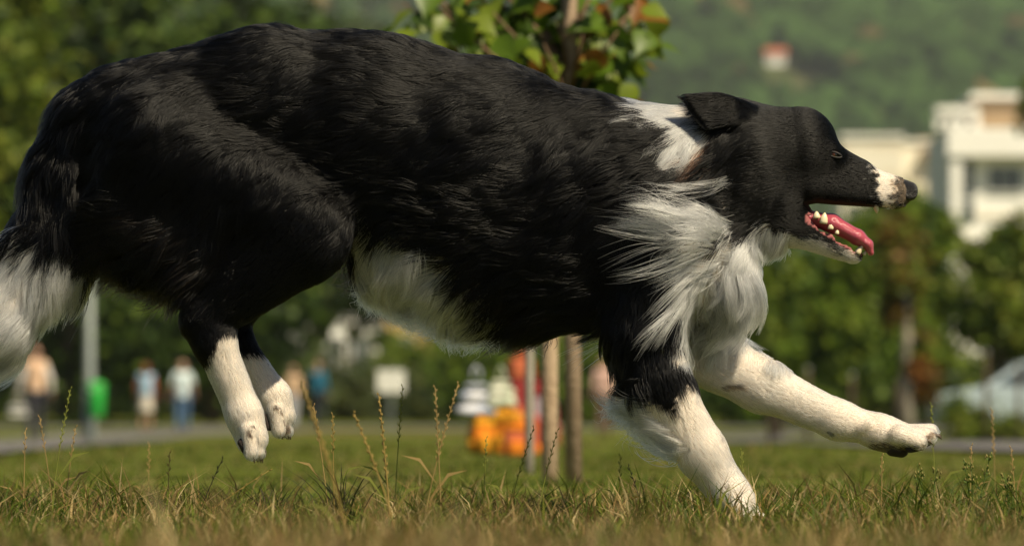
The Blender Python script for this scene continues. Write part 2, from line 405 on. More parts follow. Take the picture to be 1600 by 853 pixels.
# ------------------------------------------------------------------ trees
m_leaf = mat('leaves', attr='coat', rough=.55, spec=.25, translucent=.35)
m_bark = mat('bark', (.12, .085, .055), rough=.95, noise=(14, (.06, .045, .03), 1), bump=.7, bscale=40)
m_palebark = mat('pale_bark', (.34, .30, .25), rough=.9, noise=(12, (.2, .17, .13), 1), bump=.5, bscale=40)
def crown_mesh(name, blobs, n, size, pal, seed, clump=.32, dense=.62):
    r = np.random.default_rng(seed); blobs = np.array(blobs, float); vol = np.prod(blobs[:, 3:], 1) ** (2/3.)
    nc = max(12, n // 55); bi = r.choice(len(blobs), nc, p=vol / vol.sum())
    dirs = r.normal(size=(nc, 3)); dirs /= np.linalg.norm(dirs, axis=1, keepdims=True)
    rad = dense + (1 - dense) * r.random((nc, 1)); rad *= 1 + .12 * r.normal(size=(nc, 1))
    cc = blobs[bi, :3] + dirs * rad * blobs[bi, 3:]
    cs = clump * blobs[bi, 3:].mean(1) * (.6 + .8 * r.random(nc))
    ct = r.normal(size=nc)
    ci = r.integers(0, nc, n)
    P = cc[ci] + r.normal(size=(n, 3)) * cs[ci][:, None] * .55
    P[:, 2] = np.maximum(P[:, 2], .03)
    nr = (P - blobs[bi[ci], :3]) / blobs[bi[ci], 3:]; nr /= np.linalg.norm(nr, axis=1, keepdims=True) + 1e-6
    nr = nr * .7 + r.normal(size=(n, 3)) * .65 + np.array((0, 0, .45)); nr /= np.linalg.norm(nr, axis=1, keepdims=True)
    u = np.cross(nr, r.normal(size=(n, 3))); u /= np.linalg.norm(u, axis=1, keepdims=True) + 1e-6; v = np.cross(nr, u)
    L = size * (.6 + .8 * r.random((n, 1)))
    q = np.stack([P - u * L * .55, P - v * L * .34 - nr * L * .05, P + u * L * .55, P + v * L * .34 - nr * L * .05], 1).reshape(-1, 3)
    fc = np.arange(n * 4).reshape(n, 4)
    pal = np.array(pal); pi = np.clip((ct[ci] * .6 + .5 * r.normal(size=n) + 1) / 2 * len(pal), 0, len(pal) - 1).astype(int)
    c = pal[pi] * (.9 + .6 * r.random((n, 1))) * np.array((.86, 1.04, 1.0))
    return np_mesh(name, q, fc, False, np.repeat(c, 4, 0))
def trunk_mb(h, r, blobs, seed, lean=(0, 0)):
    rr = random.Random(seed); b = MB()
    b.tube([(0, 0, -.15), (lean[0]*.2, lean[1]*.2, h*.3), (lean[0]*.6, lean[1]*.6, h*.65), (lean[0], lean[1], h)], [r*1.25, r, r*.8, r*.45], 9)
    for bl in blobs:
        for _ in range(3):
            z0 = h * rr.uniform(.5, .95); e = Vector((bl[0] + rr.uniform(-.5, .5) * bl[3], bl[1] + rr.uniform(-.5, .5) * bl[4], bl[2] + rr.uniform(-.1, .5) * bl[5]))
            s = Vector((lean[0] * z0 / h, lean[1] * z0 / h, z0)); m_ = (s + e) / 2 + Vector((0, 0, -.08 * h))
            b.tube([s, m_, e], [r * .45, r * .28, r * .08], 6)
    return b
PAL_DARK = [(.018, .030, .005), (.034, .054, .007), (.055, .080, .009), (.082, .105, .011)]
PAL_MID = [(.042, .066, .007), (.078, .110, .009), (.115, .148, .011), (.15, .165, .014)]
PAL_YEL = [(.055, .076, .010), (.10, .122, .010), (.14, .150, .012), (.16, .15, .016)]
PAL_OLIVE = [(.06, .062, .022), (.075, .076, .026), (.095, .09, .030), (.11, .095, .035)]
PAL_AUT = [(.09, .055, .012), (.15, .075, .012), (.11, .09, .014), (.19, .085, .014)]
def tree(label, px, D, h, r, blobs, n, size, pal, seed, bark=None, name='leafy_tree', cat='tree', group=None, dz=0):
    Y = D - D0; X = (px - 800) / F * D
    t = empty(name, (X, Y, tz(X, Y) + dz), label, cat, group)
    trunk_mb(h, r, blobs, seed).build('trunk', bark or m_bark, t)
    link('crown', crown_mesh('crown', blobs, n, size, pal, seed), m_leaf, t)
    return t
GT = 'dark trees behind the walkers'
tree('dense dark green tree behind the lamp post', 110, 165, 7, .25, [(0,0,3.9,3.2,2.2,3.2), (-1.5,.5,7.5,3,2.2,3.2), (1.6,0,8.5,2.8,2.2,3.4), (.2,-.4,11.5,2.6,2,2.4)], 13000, .36, PAL_DARK, 1, group=GT)
tree('dense dark green tree behind the hind legs of the dog', 330, 170, 7, .25, [(0,0,4.2,3.0,2.2,3.2), (-1.2,.5,8,2.8,2.2,3.2), (1.4,0,9.2,2.6,2.2,3.0)], 12000, .36, PAL_DARK, 2, group=GT)
tree('dark green tree left of the white house', 492, 185, 6, .22, [(-.5,0,5.1,2.3,2,2.0), (.4,.3,7.6,2.2,2,2.4), (1.8,0,4.6,1.5,1.2,1.4), (3.4,.2,5.2,1.6,1.4,1.6)], 12000, .36, PAL_DARK, 3, group=GT)
tree('big yellow green tree at the upper left corner', -45, 112, 6, .2, [(0,0,6.4,1.55,1.6,2.2), (.35,.2,4.6,1.2,1.4,1.3), (-.8,0,3.8,1.3,1.4,1.5), (.1,0,8.4,1.4,1.4,1.5)], 9000, .24, PAL_YEL, 4)
tree('tall hazy olive tree rising above the rump of the dog', 200, 300, 15, .4, [(0,0,14,5.0,4,6), (-5,1,15,4.5,4,6.5), (5.5,0,15.5,4.5,4,5.5)], 12000, .6, PAL_OLIVE, 5)
tree('hazy olive tree above the back of the dog', 430, 310, 15, .4, [(0,0,16.5,4.4,4,5.2), (3.0,0,15,3,3,6.5), (-4,0,16,4,4,5.5)], 9000, .6, PAL_OLIVE, 6)
def hedge(label, px0, px1, D, h, pal, seed, n, size=.26, name='hedge', dep=1.2):
    X0, X1 = (px0-800)/F*D, (px1-800)/F*D; Y = D - D0; c = (X0+X1)/2; w = (X1-X0)/2
    t = empty(name, (c, Y, tz(c, Y)), label, name.replace('_', ' '))
    r = random.Random(seed); k = max(2, int(w * 2 / (h * .9))); bl = []
    for i in range(k):
        hh = h * r.uniform(.8, 1.08); bl.append((-w + (i + .5) * 2 * w / k, r.uniform(-.3, .3), hh * .5, w / k * 1.35, dep, hh * .52))
    b = MB()
    for q in bl:
        b.tube([(q[0], q[1], -.1), (q[0] + r.uniform(-.2, .2), q[1], q[2] * .7), (q[0] + r.uniform(-.4, .4), q[1], q[2] * 1.3)], [.06, .04, .01], 6)
    b.build('stems', m_bark, t); link('foliage', crown_mesh('foliage', bl, n, size, pal, seed, .4, .5), m_leaf, t)
    return t
tree('sparse tree standing in front of the white house', 545, 205, 3.2, .1, [(-1.2,0,2.9,.8,.6,.7), (.3,0,3.2,.7,.6,.9), (1.3,.2,2.8,.6,.6,.7)], 800, .3, PAL_DARK, 39)
hedge('tall shadowy hedge behind the three walkers at the left', -130, 430, 190, 3.4, PAL_DARK, 21, 15000, .3)
hedge('loose grey green shrubbery behind the white sign', 425, 735, 175, 1.85, [(.05,.065,.02), (.075,.085,.03), (.10,.105,.045), (.085,.08,.02)], 22, 8000, .22, 'shrubbery')
hedge('rounded green bush before the yellow wing of the house', 585, 690, 195, 2.8, PAL_MID, 25, 3500, .22, 'bush')
hedge('shrubbery with yellowish leaves between the belly and the tree stakes', 690, 990, 168, 2.6, PAL_MID, 23, 9000, .24, 'shrubbery')
hedge('dark green shrubbery behind the stretched foreleg', 1080, 1660, 160, 2.3, PAL_MID, 24, 15000, .24, 'shrubbery')
hedge('low green hedge hiding the lower half of the parked car', 1468, 1690, 96, .62, PAL_YEL, 26, 2600, .11, 'low_hedge', .4)
GR = 'small trees behind the head of the dog'
tree('small dark green tree below the jaw of the dog', 1215, 128, 2.4, .09, [(0,0,2.3,1.1,1,1.1), (.3,.2,3.0,.85,.8,.9)], 5500, .2, PAL_MID, 31, m_bark, group=GR)
tree('small green tree right of the open mouth', 1335, 120, 2.4, .09, [(0,0,2.2,.95,.9,1.2), (.15,.1,3.4,.8,.8,.95)], 5500, .2, PAL_MID, 32, m_bark, group=GR)
tree('slender tree with brown autumn leaves and a pale trunk', 1418, 105, 2.6, .11, [(-.1,0,2.9,.36,.5,1.1), (.2,0,1.5,.36,.4,.4)], 1500, .17, PAL_AUT + PAL_YEL[1:], 33, m_palebark, group=GR)
tree('broad green tree beneath the cream building', 1405, 140, 3.2, .12, [(0,0,3.4,1.15,1,1.5), (.5,0,4.6,.8,.8,1.15), (-.6,0,4.2,.8,.8,1.1)], 6000, .22, PAL_MID, 34, group=GR)
tree('rounded green tree left of the white apartment block', 1428, 160, 3.6, .12, [(0,0,3.6,1.0,1,1.9), (-.1,0,5.3,.8,.8,1.0), (.3,0,2.4,.8,1,1.2)], 7000, .22, PAL_YEL, 38, group=GR)
tree('bright green tree before the white apartment block', 1562, 110, 2.6, .12, [(0,0,2.5,.95,.9,1.1), (.2,.1,3.3,.65,.7,.75), (.75,0,2.9,.7,.7,1.1)], 6500, .19, PAL_YEL, 35, group=GR)
tree('rust orange shrub beside the pale trunk', 1447, 96, .9, .04, [(0,0,1.05,.26,.25,.38)], 700, .13, [(.16,.045,.008), (.22,.07,.01), (.10,.06,.012)], 36, name='orange_shrub', cat='shrub')
tree('leafy bough of a tree reaching in at the right edge', 1655, 92, 4, .1, [(-.1,0,5.3,.55,.6,.4)], 900, .16, PAL_YEL, 37)

# ------------------------------------------------------------------ haze
bm = bmesh.new(); box(bm, -1300, 1300, -30, 3600, -4, 330); me = bpy.data.meshes.new('haze'); bm.to_mesh(me); bm.free()
hz = bpy.data.materials.new('haze_air'); hz.use_nodes = True; N = hz.node_tree.nodes
N.remove(N['Principled BSDF']); pv = N.new('ShaderNodeVolumePrincipled'); pv.inputs['Color'].default_value = (.88, .93, .95, 1)
pv.inputs['Density'].default_value = .00007; pv.inputs['Anisotropy'].default_value = .1
hz.node_tree.links.new(pv.outputs[0], N['Material Output'].inputs['Volume'])
tag(link('haze', me, hz), 'thin bluish summer haze filling the valley air', 'haze', kind='stuff')
# ------------------------------------------------------------------ people in the background
m_skinp = mat('skin', (.45, .27, .19), rough=.6)
def cloth(name, c, c2=None): return mat(name, c, rough=.9, noise=(18, c2 or tuple(v * .75 for v in c), .8), bump=.3, bscale=50)
class HP(Prim):
    pass
def person(label, px, D, height, rot, stride, arms, clothes, hair, seedp=0):
    """arms: ((elbow x,y,z),(hand x,y,z)) for left,right in a 1.75 m body, x right, y back"""
    X = (px - 800) / F * D; Y = D - D0
    root = empty('person', (X, Y, tz(X, Y)), label, 'person'); root.rotation_euler.z = rot; root.scale = (height / 1.75,) * 3
    Q_ = lambda *a, **k: Prim('p', *a, k=.03, **k)
    hip = .92; s = stride
    feet = ((-.10, -s, .0), (.10, s, .0)); legs = []
    lp = []
    for sx, (fx, fy, fz) in ((-1, feet[0]), (1, feet[1])):
        knee = (sx * .10, fy * .42 - .03, .50); ank = (fx, fy, .10)
        legs.append(((sx * .095, 0, hip), knee, ank))
        lp += [Q_((sx*.095, 0, hip), knee, .092, .06), Q_(knee, ank, .058, .038), Q_(ank, (fx, fy - .15, .04), .042, .032)]
    tp = [Q_((0, 0, .95), (0, .01, 1.12), .135, .12, ds=.72), Q_((0, .01, 1.12), (0, .0, 1.36), .125, .155, ds=.62), Q_((-.14, 0, 1.42), (.14, 0, 1.42), .058, .058)]
    hd = [Q_((0, 0, 1.45), (0, -.01, 1.56), .055, .052), Prim('p', (0, -.015, 1.66), (0, -.03, 1.60), .083, .066, ds=1.1, k=.02),
          Prim('p', (0, -.105, 1.635), (0, -.125, 1.61), .012, .015, k=.012), Prim('p', (-.085, 0, 1.63), (-.09, .005, 1.66), .016, .018, ds=1, k=.01), Prim('p', (.085, 0, 1.63), (.09, .005, 1.66), .016, .018, k=.01)]
    ap = []; sl = []; short = clothes.get('short', False)
    for sx, (el, ha) in zip((-1, 1), arms):
        sh = (sx * .175, 0, 1.41); el = np.array(el, float); ha = np.array(ha, float)
        ap += [Q_(sh, el, .048, .038), Q_(el, ha, .038, .026)]
        d = (ha - el) / (np.linalg.norm(ha - el) + 1e-6); pm = ha + d * .08; w = np.array((0, 1, 0.)) - d * d[1]; w /= np.linalg.norm(w) + 1e-6
        ap.append(Prim('p', ha, pm, .028, .030, k=.012))
        for f, (o, L) in enumerate(((-.024, .072), (-.008, .082), (.008, .078), (.024, .06))):
            b0 = pm + w * o; cu = np.array((-sx * .02, -.012, 0)); ap.append(Prim('p', b0, b0 + d * L + cu, .0105, .009, k=.004))
        th = ha + d * .02; ap.append(Prim('p', th, th + d * .05 - w * .045, .012, .010, k=.006))
        if short: sl.append(Q_(sh, tuple(np.array(sh) * .3 + el * .7), .062, .058))
        else: sl += [Q_(sh, el, .064, .056), Q_(el, tuple(el + (ha - el) * .92), .056, .044)]
    def msh(name, pr, m, step=.016, cuts=(), parent=root):
        lo = np.min([np.minimum(p.a, p.b) - max(p.ra, p.rb) for p in pr], 0) - .04; hi = np.max([np.maximum(p.a, p.b) + max(p.ra, p.rb) for p in pr], 0) + .04
        ax = tuple(np.arange(lo[i], hi[i], step) for i in range(3)); g = sdf_grid(pr, ax, cuts, .08); v, q = surface_nets(g, ax)
        t = v[q[:, :3]] - v.mean(0)
        if np.einsum('ij,ij->i', t[:, 0], np.cross(t[:, 1], t[:, 2])).sum() < 0: q = q[:, ::-1]
        return link(name, np_mesh(name, v, q), m, parent)
    msh('body', lp + tp + hd + ap, m_skinp, .0125)
    grow = lambda pr, e: [Prim('p', p.a, p.b, p.ra + e, p.rb + e, p.ds, .03) for p in pr]
    top = grow(tp, .020) + sl + [Q_((0, 0, clothes.get('hem', .9)), (0, .01, 1.1), .16, .14, ds=.72)]
    msh(clothes['top_name'], top, clothes['top'], .018, (lambda x, y, z: z - clothes.get('hem', .9) + 0 * x, lambda x, y, z: Prim('n', (0, 0, 1.5), (0, 0, 1.8), .075, .2).dist(x, y, z)))
    if 'vest' in clothes:
        msh('vest', grow(tp, .034) + [Q_((0, 0, .92), (0, .01, 1.1), .165, .15, ds=.75)], clothes['vest'], .018, (lambda x, y, z: z - .93 + 0 * x, lambda x, y, z: Prim('n', (0, 0, 1.5), (0, 0, 1.8), .085, .2).dist(x, y, z)))
    end = clothes.get('leg_end', .06)
    if clothes.get('skirt'):
        bt = [Q_((0, 0, 1.0), (0, 0, .48), .14, .20, ds=.8)]
    else:
        bt = grow(lp[:2] + lp[3:5], .016) + [Q_((0, 0, .97), (0, 0, 1.0), .142, .14, ds=.75)]
    msh(clothes['bottom_name'], bt, clothes['bottom'], .018, (lambda x, y, z: z - end + 0 * x, lambda x, y, z: 1.02 - z + 0 * x))
    for l in (lp[2], lp[5]): msh('shoe', grow([l], .012), clothes['shoe'], .015, (lambda x, y, z: z + .002 + 0 * x,))
    hp = [Prim('p', (0, .005, 1.675), (0, .01, 1.66), .094, .09, ds=1.12, k=.02)]
    if hair[1] == 'long': hp += [Prim('p', (0, .06, 1.62), (0, .085, 1.40), .075, .06, ds=.6, k=.03)]
    msh('hair', hp, hair[0], .014, (lambda x, y, z: (y * .6 + (z - 1.66)) * -1 - .03 + 0 * x if hair[1] != 'long' else Prim('f', (0, -.13, 1.60), (0, -.13, 1.64), .09, .08).dist(x, y, z),))
    return root
DOWN = (((-.23, .03, 1.14), (-.26, -.05, .90)), ((.23, .03, 1.14), (.26, -.05, .90)))
m_hd = mat('dark_hair', (.03, .02, .015), rough=.5); m_hr = mat('red_hair', (.16, .035, .015), rough=.5); m_hg = mat('grey_blond_hair', (.42, .38, .26), rough=.6)
m_shoe = mat('shoe', (.04, .035, .03), rough=.6)
person('person in a beige vest over white sleeves and dark trousers, carrying a white bag', 55, 112, 1.76, math.pi + .15, .12, (((-.27, .02, 1.15), (-.30, -.03, .92)), ((.27, .02, 1.15), (.30, -.05, .92))),
       dict(top_name='shirt', top=cloth('white_cotton', (.72, .68, .64)), vest=cloth('beige_cloth', (.72, .48, .32)), bottom_name='trousers', bottom=cloth('charcoal_cloth', (.045, .045, .055)), shoe=m_shoe), (m_hd, 'short'))
person('person with red hair and red sleeves under a pale blue top and pale skirt', 228, 152, 1.66, math.pi - .1, .07, DOWN,
       dict(top_name='blouse', top=cloth('brick_red_cotton', (.36, .10, .07)), vest=cloth('pale_blue_print', (.50, .62, .72), (.04, .34, .60)), bottom_name='skirt', bottom=cloth('pale_linen', (.66, .60, .52)), skirt=True, leg_end=.5, shoe=mat('tan_shoe', (.35, .18, .12))), (m_hr, 'long'))
person('person in a light blue shirt and blue jeans walking along the path', 285, 148, 1.74, math.pi + .05, .10, (((-.26, .02, 1.15), (-.29, -.06, .92)), ((.26, .02, 1.15), (.29, -.02, .92))),
       dict(top_name='shirt', top=cloth('light_blue_cotton', (.70, .82, .84)), short=True, bottom_name='jeans', bottom=cloth('blue_denim', (.085, .16, .28)), shoe=m_shoe, hem=.84), (m_hg, 'short'))
person('person in a tan top and pale trousers just right of the hind paws', 459, 160, 1.62, math.pi + .6, .10, DOWN,
       dict(top_name='jacket', top=cloth('tan_cloth', (.52, .36, .22)), bottom_name='trousers', bottom=cloth('pale_grey_cloth', (.45, .45, .48)), shoe=m_shoe), (m_hd, 'short'))
person('person in a deep teal blue shirt standing by the hedge', 497, 166, 1.74, math.pi - .4, .05, DOWN,
       dict(top_name='shirt', top=cloth('teal_cloth', (.02, .14, .24)), bottom_name='trousers', bottom=cloth('dark_cloth', (.03, .035, .045)), shoe=m_shoe), (m_hg, 'short'))
person('person in a pale pink top glimpsed behind the foreleg of the dog', 944, 128, 1.70, math.pi + .2, .06, DOWN,
       dict(top_name='top', top=cloth('pink_cloth', (.62, .40, .34)), bottom_name='trousers', bottom=cloth('brown_cloth', (.16, .10, .07)), shoe=m_shoe), (m_hd, 'short'))
# carrier bag in the left hand of the first person
m_bagw = mat('white_plastic', (.78, .77, .74), rough=.45, translucent=.2)
def carrier_bag(label, X, Y, z, w, h, d, m, rot=0, name='carrier_bag'):
    t = empty(name, (X, Y, z), label, 'bag'); t.rotation_euler.z = rot
    prs = [Prim('b', (-w*.28, 0, h*.22), (w*.28, 0, h*.22), h*.24, h*.24, ds=d/w, k=.03), Prim('b', (-w*.24, 0, h*.55), (w*.24, 0, h*.55), h*.22, h*.20, ds=d/w*.8, k=.05), Prim('b', (-w*.2, 0, h*.8), (w*.2, 0, h*.8), h*.10, h*.10, ds=d/w*.6, k=.05)]
    ax = (np.arange(-w, w, w/26), np.arange(-d*1.2, d*1.2, d/16), np.arange(-.1*h, h*1.1, h/30)); g = sdf_grid(prs, ax, (), .2)
    g = g + .012 * h * snoise(np.stack(np.meshgrid(*ax, indexing='ij'), -1).reshape(-1, 3), h * .3, 5).reshape(g.shape)
    v, q = surface_nets(g, ax); tt = v[q[:, :3]] - v.mean(0)
    if np.einsum('ij,ij->i', tt[:, 0], np.cross(tt[:, 1], tt[:, 2])).sum() < 0: q = q[:, ::-1]
    v[:, 2] -= v[:, 2].min()
    link('sack', np_mesh('sack', v, q), m, t)
    for s in (-1, 1):
        MB().tube([(-w*.14, s*d*.08, h*.85), (-w*.1, s*d*.1, h*1.08), (0, s*d*.06, h*1.18), (w*.1, s*d*.1, h*1.08), (w*.14, s*d*.08, h*.85)], [.008*h/.4]*5, 6).build('handle', m, t)
    return t
pX = (29 - 800) / F * 111.8
carrier_bag('white carrier bag hanging from the hand of the person in the beige vest', pX, 104.7, tz(pX, 104.7) + .45, .36, .40, .16, m_bagw)

# ------------------------------------------------------------------ street furniture
m_pole = mat('galvanised_pole', (.25, .28, .27), rough=.5, metallic=.3, noise=(8, (.19, .22, .21), .8))
X, Y = (140 - 800) / F * 116, 109.
lp_ = empty('street_lamp', (X, Y, tz(X, Y)), 'grey metal lamp post left of the walkers', 'street lamp')
MB().tube([(0, 0, -.1), (0, 0, .05), (0, 0, .9), (0, 0, .95), (0, 0, 4.8)], [.14, .125, .12, .10, .065], 14).build('pole', m_pole, lp_)
MB().tube([(0, 0, 4.75), (.25, 0, 5.0), (.8, 0, 5.1)], [.045, .04, .035], 8).build('arm', m_pole, lp_)
box_obj('lantern', (.65, 1.25, -.13, .13, 5.04, 5.16), m_grey, lp_, .03); box_obj('base_collar', (-.17, .17, -.17, .17, -.02, .06), m_pole, lp_, .02)
X, Y = (151 - 800) / F * 115.6, 108.55
bn = empty('litter_bin', (X, Y, tz(X, Y) + .42), 'bright green litter bin fixed to the lamp post', 'bin')
m_green = mat('green_plastic', (.03, .42, .06), rough=.4)
lathe('bin_body', [(.002, 0), (.11, 0), (.14, .03), (.165, .5), (.17, .56), (.15, .56), (.145, .5), (.02, .08)], m_green, bn, 20)
lathe('lid', [(.175, .60), (.165, .66), (.10, .70), (.002, .715)], m_green, bn, 20)
for a in (-1, 1): box_obj('lid_post', (a*.15-.012, a*.15+.012, -.02, .02, .5, .63), m_green, bn)
box_obj('bracket', (-.16, -.04, .08, .42, .3, .34), m_grey, bn)
# white sign
X, Y = (611 - 800) / F * 130, 123.
sg = empty('signboard', (X, Y, tz(X, Y)), 'white rectangular sign on a thin post under the belly of the dog', 'sign')
m_sign = mat('sign_white', (.78, .77, .72), rough=.5); m_ink = mat('sign_ink', (.06, .06, .06), rough=.6)
box_obj('board', (-.29, .29, -.015, .015, .95, 1.42), m_sign, sg, .012)
box_obj('post', (-.03, .03, .017, .07, -.1, 1.38), m_pole, sg)
bm = bmesh.new(); box(bm, -.022, .022, -.022, -.016, 1.08, 1.28); box(bm, -.022, .03, -.022, -.016, 1.285, 1.33); me = bpy.data.meshes.new('mark'); bm.to_mesh(me); bm.free(); link('mark', me, m_ink, sg)

# ------------------------------------------------------------------ bags lying in the grass beyond the sapling
m_or = cloth('orange_nylon', (.75, .22, .015)); m_or2 = cloth('amber_nylon', (.75, .33, .02)); m_red = cloth('red_nylon', (.30, .035, .035)); m_brick = cloth('brick_nylon', (.55, .14, .06))
def rucksack(label, px, D, w, h, d, m, m2, lean, rotz, name='rucksack'):
    X = (px - 800) / F * D; Y = D - D0
    t = empty(name, (X, Y, tz(X, Y)), label, 'bag'); t.rotation_euler = (lean, 0, rotz)
    def rb(nm, dims, mm, bev): return box_obj(nm, dims, mm, t, bev)
    rb('main_compartment', (-w/2, w/2, -d/2, d/2, 0, h*.86), m, min(w, d) * .22)
    rb('front_pocket', (-w*.38, w*.38, -d*.72, -d*.40, h*.06, h*.48), m2, d * .12)
    rb('top_flap', (-w*.47, w*.47, -d*.56, d*.5, h*.78, h*.98), m2, d * .14)
    MB().tube([(-.05*w/.3, 0, h*.95), (-.03*w/.3, 0, h*1.08), (.03*w/.3, 0, h*1.08), (.05*w/.3, 0, h*.95)], [.009]*4, 6).build('handle', m2, t)
    for s in (-1, 1):
        MB().tube([(s*w*.28, d*.5, h*.82), (s*w*.33, d*.85, h*.6), (s*w*.36, d*.8, h*.25), (s*w*.3, d*.5, h*.08)], [.016]*4, 6).build('strap', m2, t)
        rb('side_pocket', (s*w*.5-.02, s*w*.5+.02, -d*.3, d*.3, h*.08, h*.4), m2, .012)
    return t
rucksack('bright orange bag lying in the grass, leftmost of the bags', 754, 24.5, .085, .14, .08, m_or, m_or2, -.1, .3)
rucksack('amber orange bag lying beside the red rucksack', 795, 23.8, .105, .17, .09, m_or, m_or2, .05, -.3)
rucksack('tall red rucksack standing behind the orange bags', 812, 26.5, .11, .42, .12, m_red, m_brick, .06, .2)
rucksack('low brick red bag at the foot of the grey stake', 812, 22.5, .12, .12, .09, m_brick, m_or, 0, .1)
rucksack('lilac grey bag behind the middle stake', 845, 27.5, .13, .32, .12, cloth('lilac_cloth', (.46, .36, .40)), m_red, 0, -.2)
m_sackb = mat('white_blue_plastic', (.74, .74, .78), rough=.45, noise=(14, (.20, .26, .42), .9))
m_sackg = mat('cream_green_plastic', (.72, .70, .58), rough=.45, noise=(12, (.16, .26, .12), .8))
def putbag(label, px, D, z, *a):
    X = (px - 800) / F * D; return carrier_bag(label, X, D - D0, z, *a)
rucksack('small yellow bag between the two orange bags', 773, 24.9, .06, .19, .07, cloth('yellow_nylon', (.70, .42, .03)), m_or2, 0, .15)
putbag('white carrier bag with blue print resting on the orange bags', 744, 24.7, .15, .15, .18, .09, m_sackb, .2)
putbag('cream carrier bag with green print beside the red rucksack', 783, 24.3, .18, .11, .15, .08, m_sackg, -.2)

# ------------------------------------------------------------------ young tree with its stakes
m_stake = mat('stake_wood', (.46, .34, .23), rough=.9, noise=(30, (.33, .23, .15), 1), bump=.6, bscale=120)
m_stakeg = mat('weathered_stake_wood', (.36, .32, .27), rough=.9, noise=(30, (.25, .22, .18), 1), bump=.6, bscale=120)
def stake(label, px, D, r, h, m, lean=0.0):
    X = (px - 800) / F * D; t = empty('tree_stake', (X, D - D0, 0), label, 'stake', 'stakes round the young tree')
    MB().tube([(0, 0, -.12), (lean*.3, 0, h*.3), (lean, 0, h-.01), (lean, 0, h)], [r, r, r*.97, r*.8], 12).build('post', m, t)
    MB().tube([(-r*1.1, -r*1.12, h*.86), (r*1.1, -r*1.12, h*.86)], [.006, .006], 6).build('tie', m_stakeg, t)
stake('round wooden stake left of the young trunk', 859, 12.2, .0165, .52, m_stake)
stake('weathered grey stake, leftmost of the stakes', 827, 13.6, .011, .50, m_stakeg)
Xs = (897 - 800) / F * 12.; Ys = 12. - D0
sap = empty('young_tree', (Xs, Ys, 0), 'young broadleaf tree rising behind the shoulders of the dog', 'tree')
top_x = (890 - 897) / F * 12
MB().tube([(0, 0, -.1), (top_x*.4, 0, .4), (top_x, 0, .95), (top_x*1.2, .01, 1.35), (top_x, .01, 1.75)], [.018, .0165, .0155, .012, .005], 12).build('trunk', mat('young_bark', (.36, .26, .18), rough=.9, noise=(35, (.26, .18, .12), 1), bump=.5, bscale=150), sap)
m_twig = mat('twig', (.16, .10, .06), rough=.85)
def leaf_mesh(name, L):
    n = 6; v = []; f = []
    prof = [0, .62, .98, .88, .55, .18, 0]
    for i in range(n + 1):
        t = i / n; w = prof[i] * L * .40; z = -.22 * L * t * t; 
        v += [(-w, L * t, z + abs(w) * .28), (0, L * t, z), (w, L * t, z + abs(w) * .28)]
    for i in range(n):
        a = i * 3; f += [(a, a+1, a+4, a+3), (a+1, a+2, a+5, a+4)]
    me = bpy.data.meshes.new(name); me.from_pydata(v, [], f); me.update(); smooth(me); return me
leafmats = [mat('leaf_' + nm, c, rough=.42, spec=.35, translucent=.42, noise=(25, c2, .7)) for nm, c, c2 in (
    ('green', (.105, .175, .012), (.075, .135, .01)), ('light', (.18, .235, .018), (.13, .18, .014)), ('dark', (.045, .080, .010), (.03, .06, .008)), ('rust', (.26, .095, .016), (.16, .10, .015)))]
leafmeshes = []
for k_, m_ in enumerate(leafmats):
    me = leaf_mesh('leaf', .068); me.materials.append(m_); leafmeshes.append(me)
rl = random.Random(5); twigs = []
limbs = MB()
# limbs whose leaves show over the back of the dog, more of the crown above the picture
spots = [(630,5,.05), (655,35,-.05), (680,5,.1), (645,-30,.05), (690,20,-.10), (710,50,.08), (740,10,.05), (775,70,-.05), (1010,20,.0), (1025,-15,.05), (735,45,.02), (770,20,-.16), (805,60,.0), (850,70,-.14), (830,15,.10), (870,30,-.05), (910,55,-.12), (940,90,.05), (960,120,.0), (985,30,.1), (1000,85,-.05), (965,50,-.12), (750,-45,.0), (870,-50,.1), (930,-20,.0), (990,-40,-.05), (905,110,.12), (800,-10,.12), (850,95,.1), (700,-60,.1), (880,-120,0), (820,-140,.1), (940,-140,-.1), (870,-220,.0), (925,-260,.05), (840,-300,0)]
allp = []
for (px, py, dy) in spots:
    e = at(px, py, Ys + dy) - Vector((Xs, Ys, 0)); z0 = max(.62, e.z - .12 - abs(e.x) * .5); s = Vector((top_x * min(1, z0), 0, z0))
    m_ = (s + e) / 2 + Vector((0, 0, .02)); limbs.tube([s, m_, e], [.006, .0045, .002], 6)
    for j in range(14 if py > -70 else 5):
        t = rl.uniform(.35, 1.05); b = s.lerp(e, t) + Vector((rl.uniform(-.06, .06), rl.uniform(-.08, .08), rl.uniform(-.055, .055)))
        allp.append((b, e))
limbs.build('branches', m_twig, sap)
for (b, e) in allp:
    k_ = rl.choices((0, 1, 2, 3), (5, 4, 3, .35 if e.x < .02 else 1.5))[0]
    if abs(b.x - top_x) < .05 and b.y < .03 and b.z < 1.05: b.y = abs(b.y) + .05
    o = bpy.data.objects.new('leaf', leafmeshes[k_]); col.objects.link(o); o.parent = sap; o.location = b
    dirv = Vector((rl.uniform(-1, 1), rl.uniform(-1, .4), rl.uniform(-1.1, .15))).normalized()
    nrm_ = Vector((rl.uniform(-.5, .6), rl.uniform(-1.0, .3), rl.uniform(.1, 1))).normalized()
    xa = dirv.cross(nrm_).normalized(); za = xa.cross(dirv)
    o.rotation_euler = Matrix((xa, dirv, za)).transposed().to_euler(); o.scale = (rl.uniform(.75, 1.15),) * 3

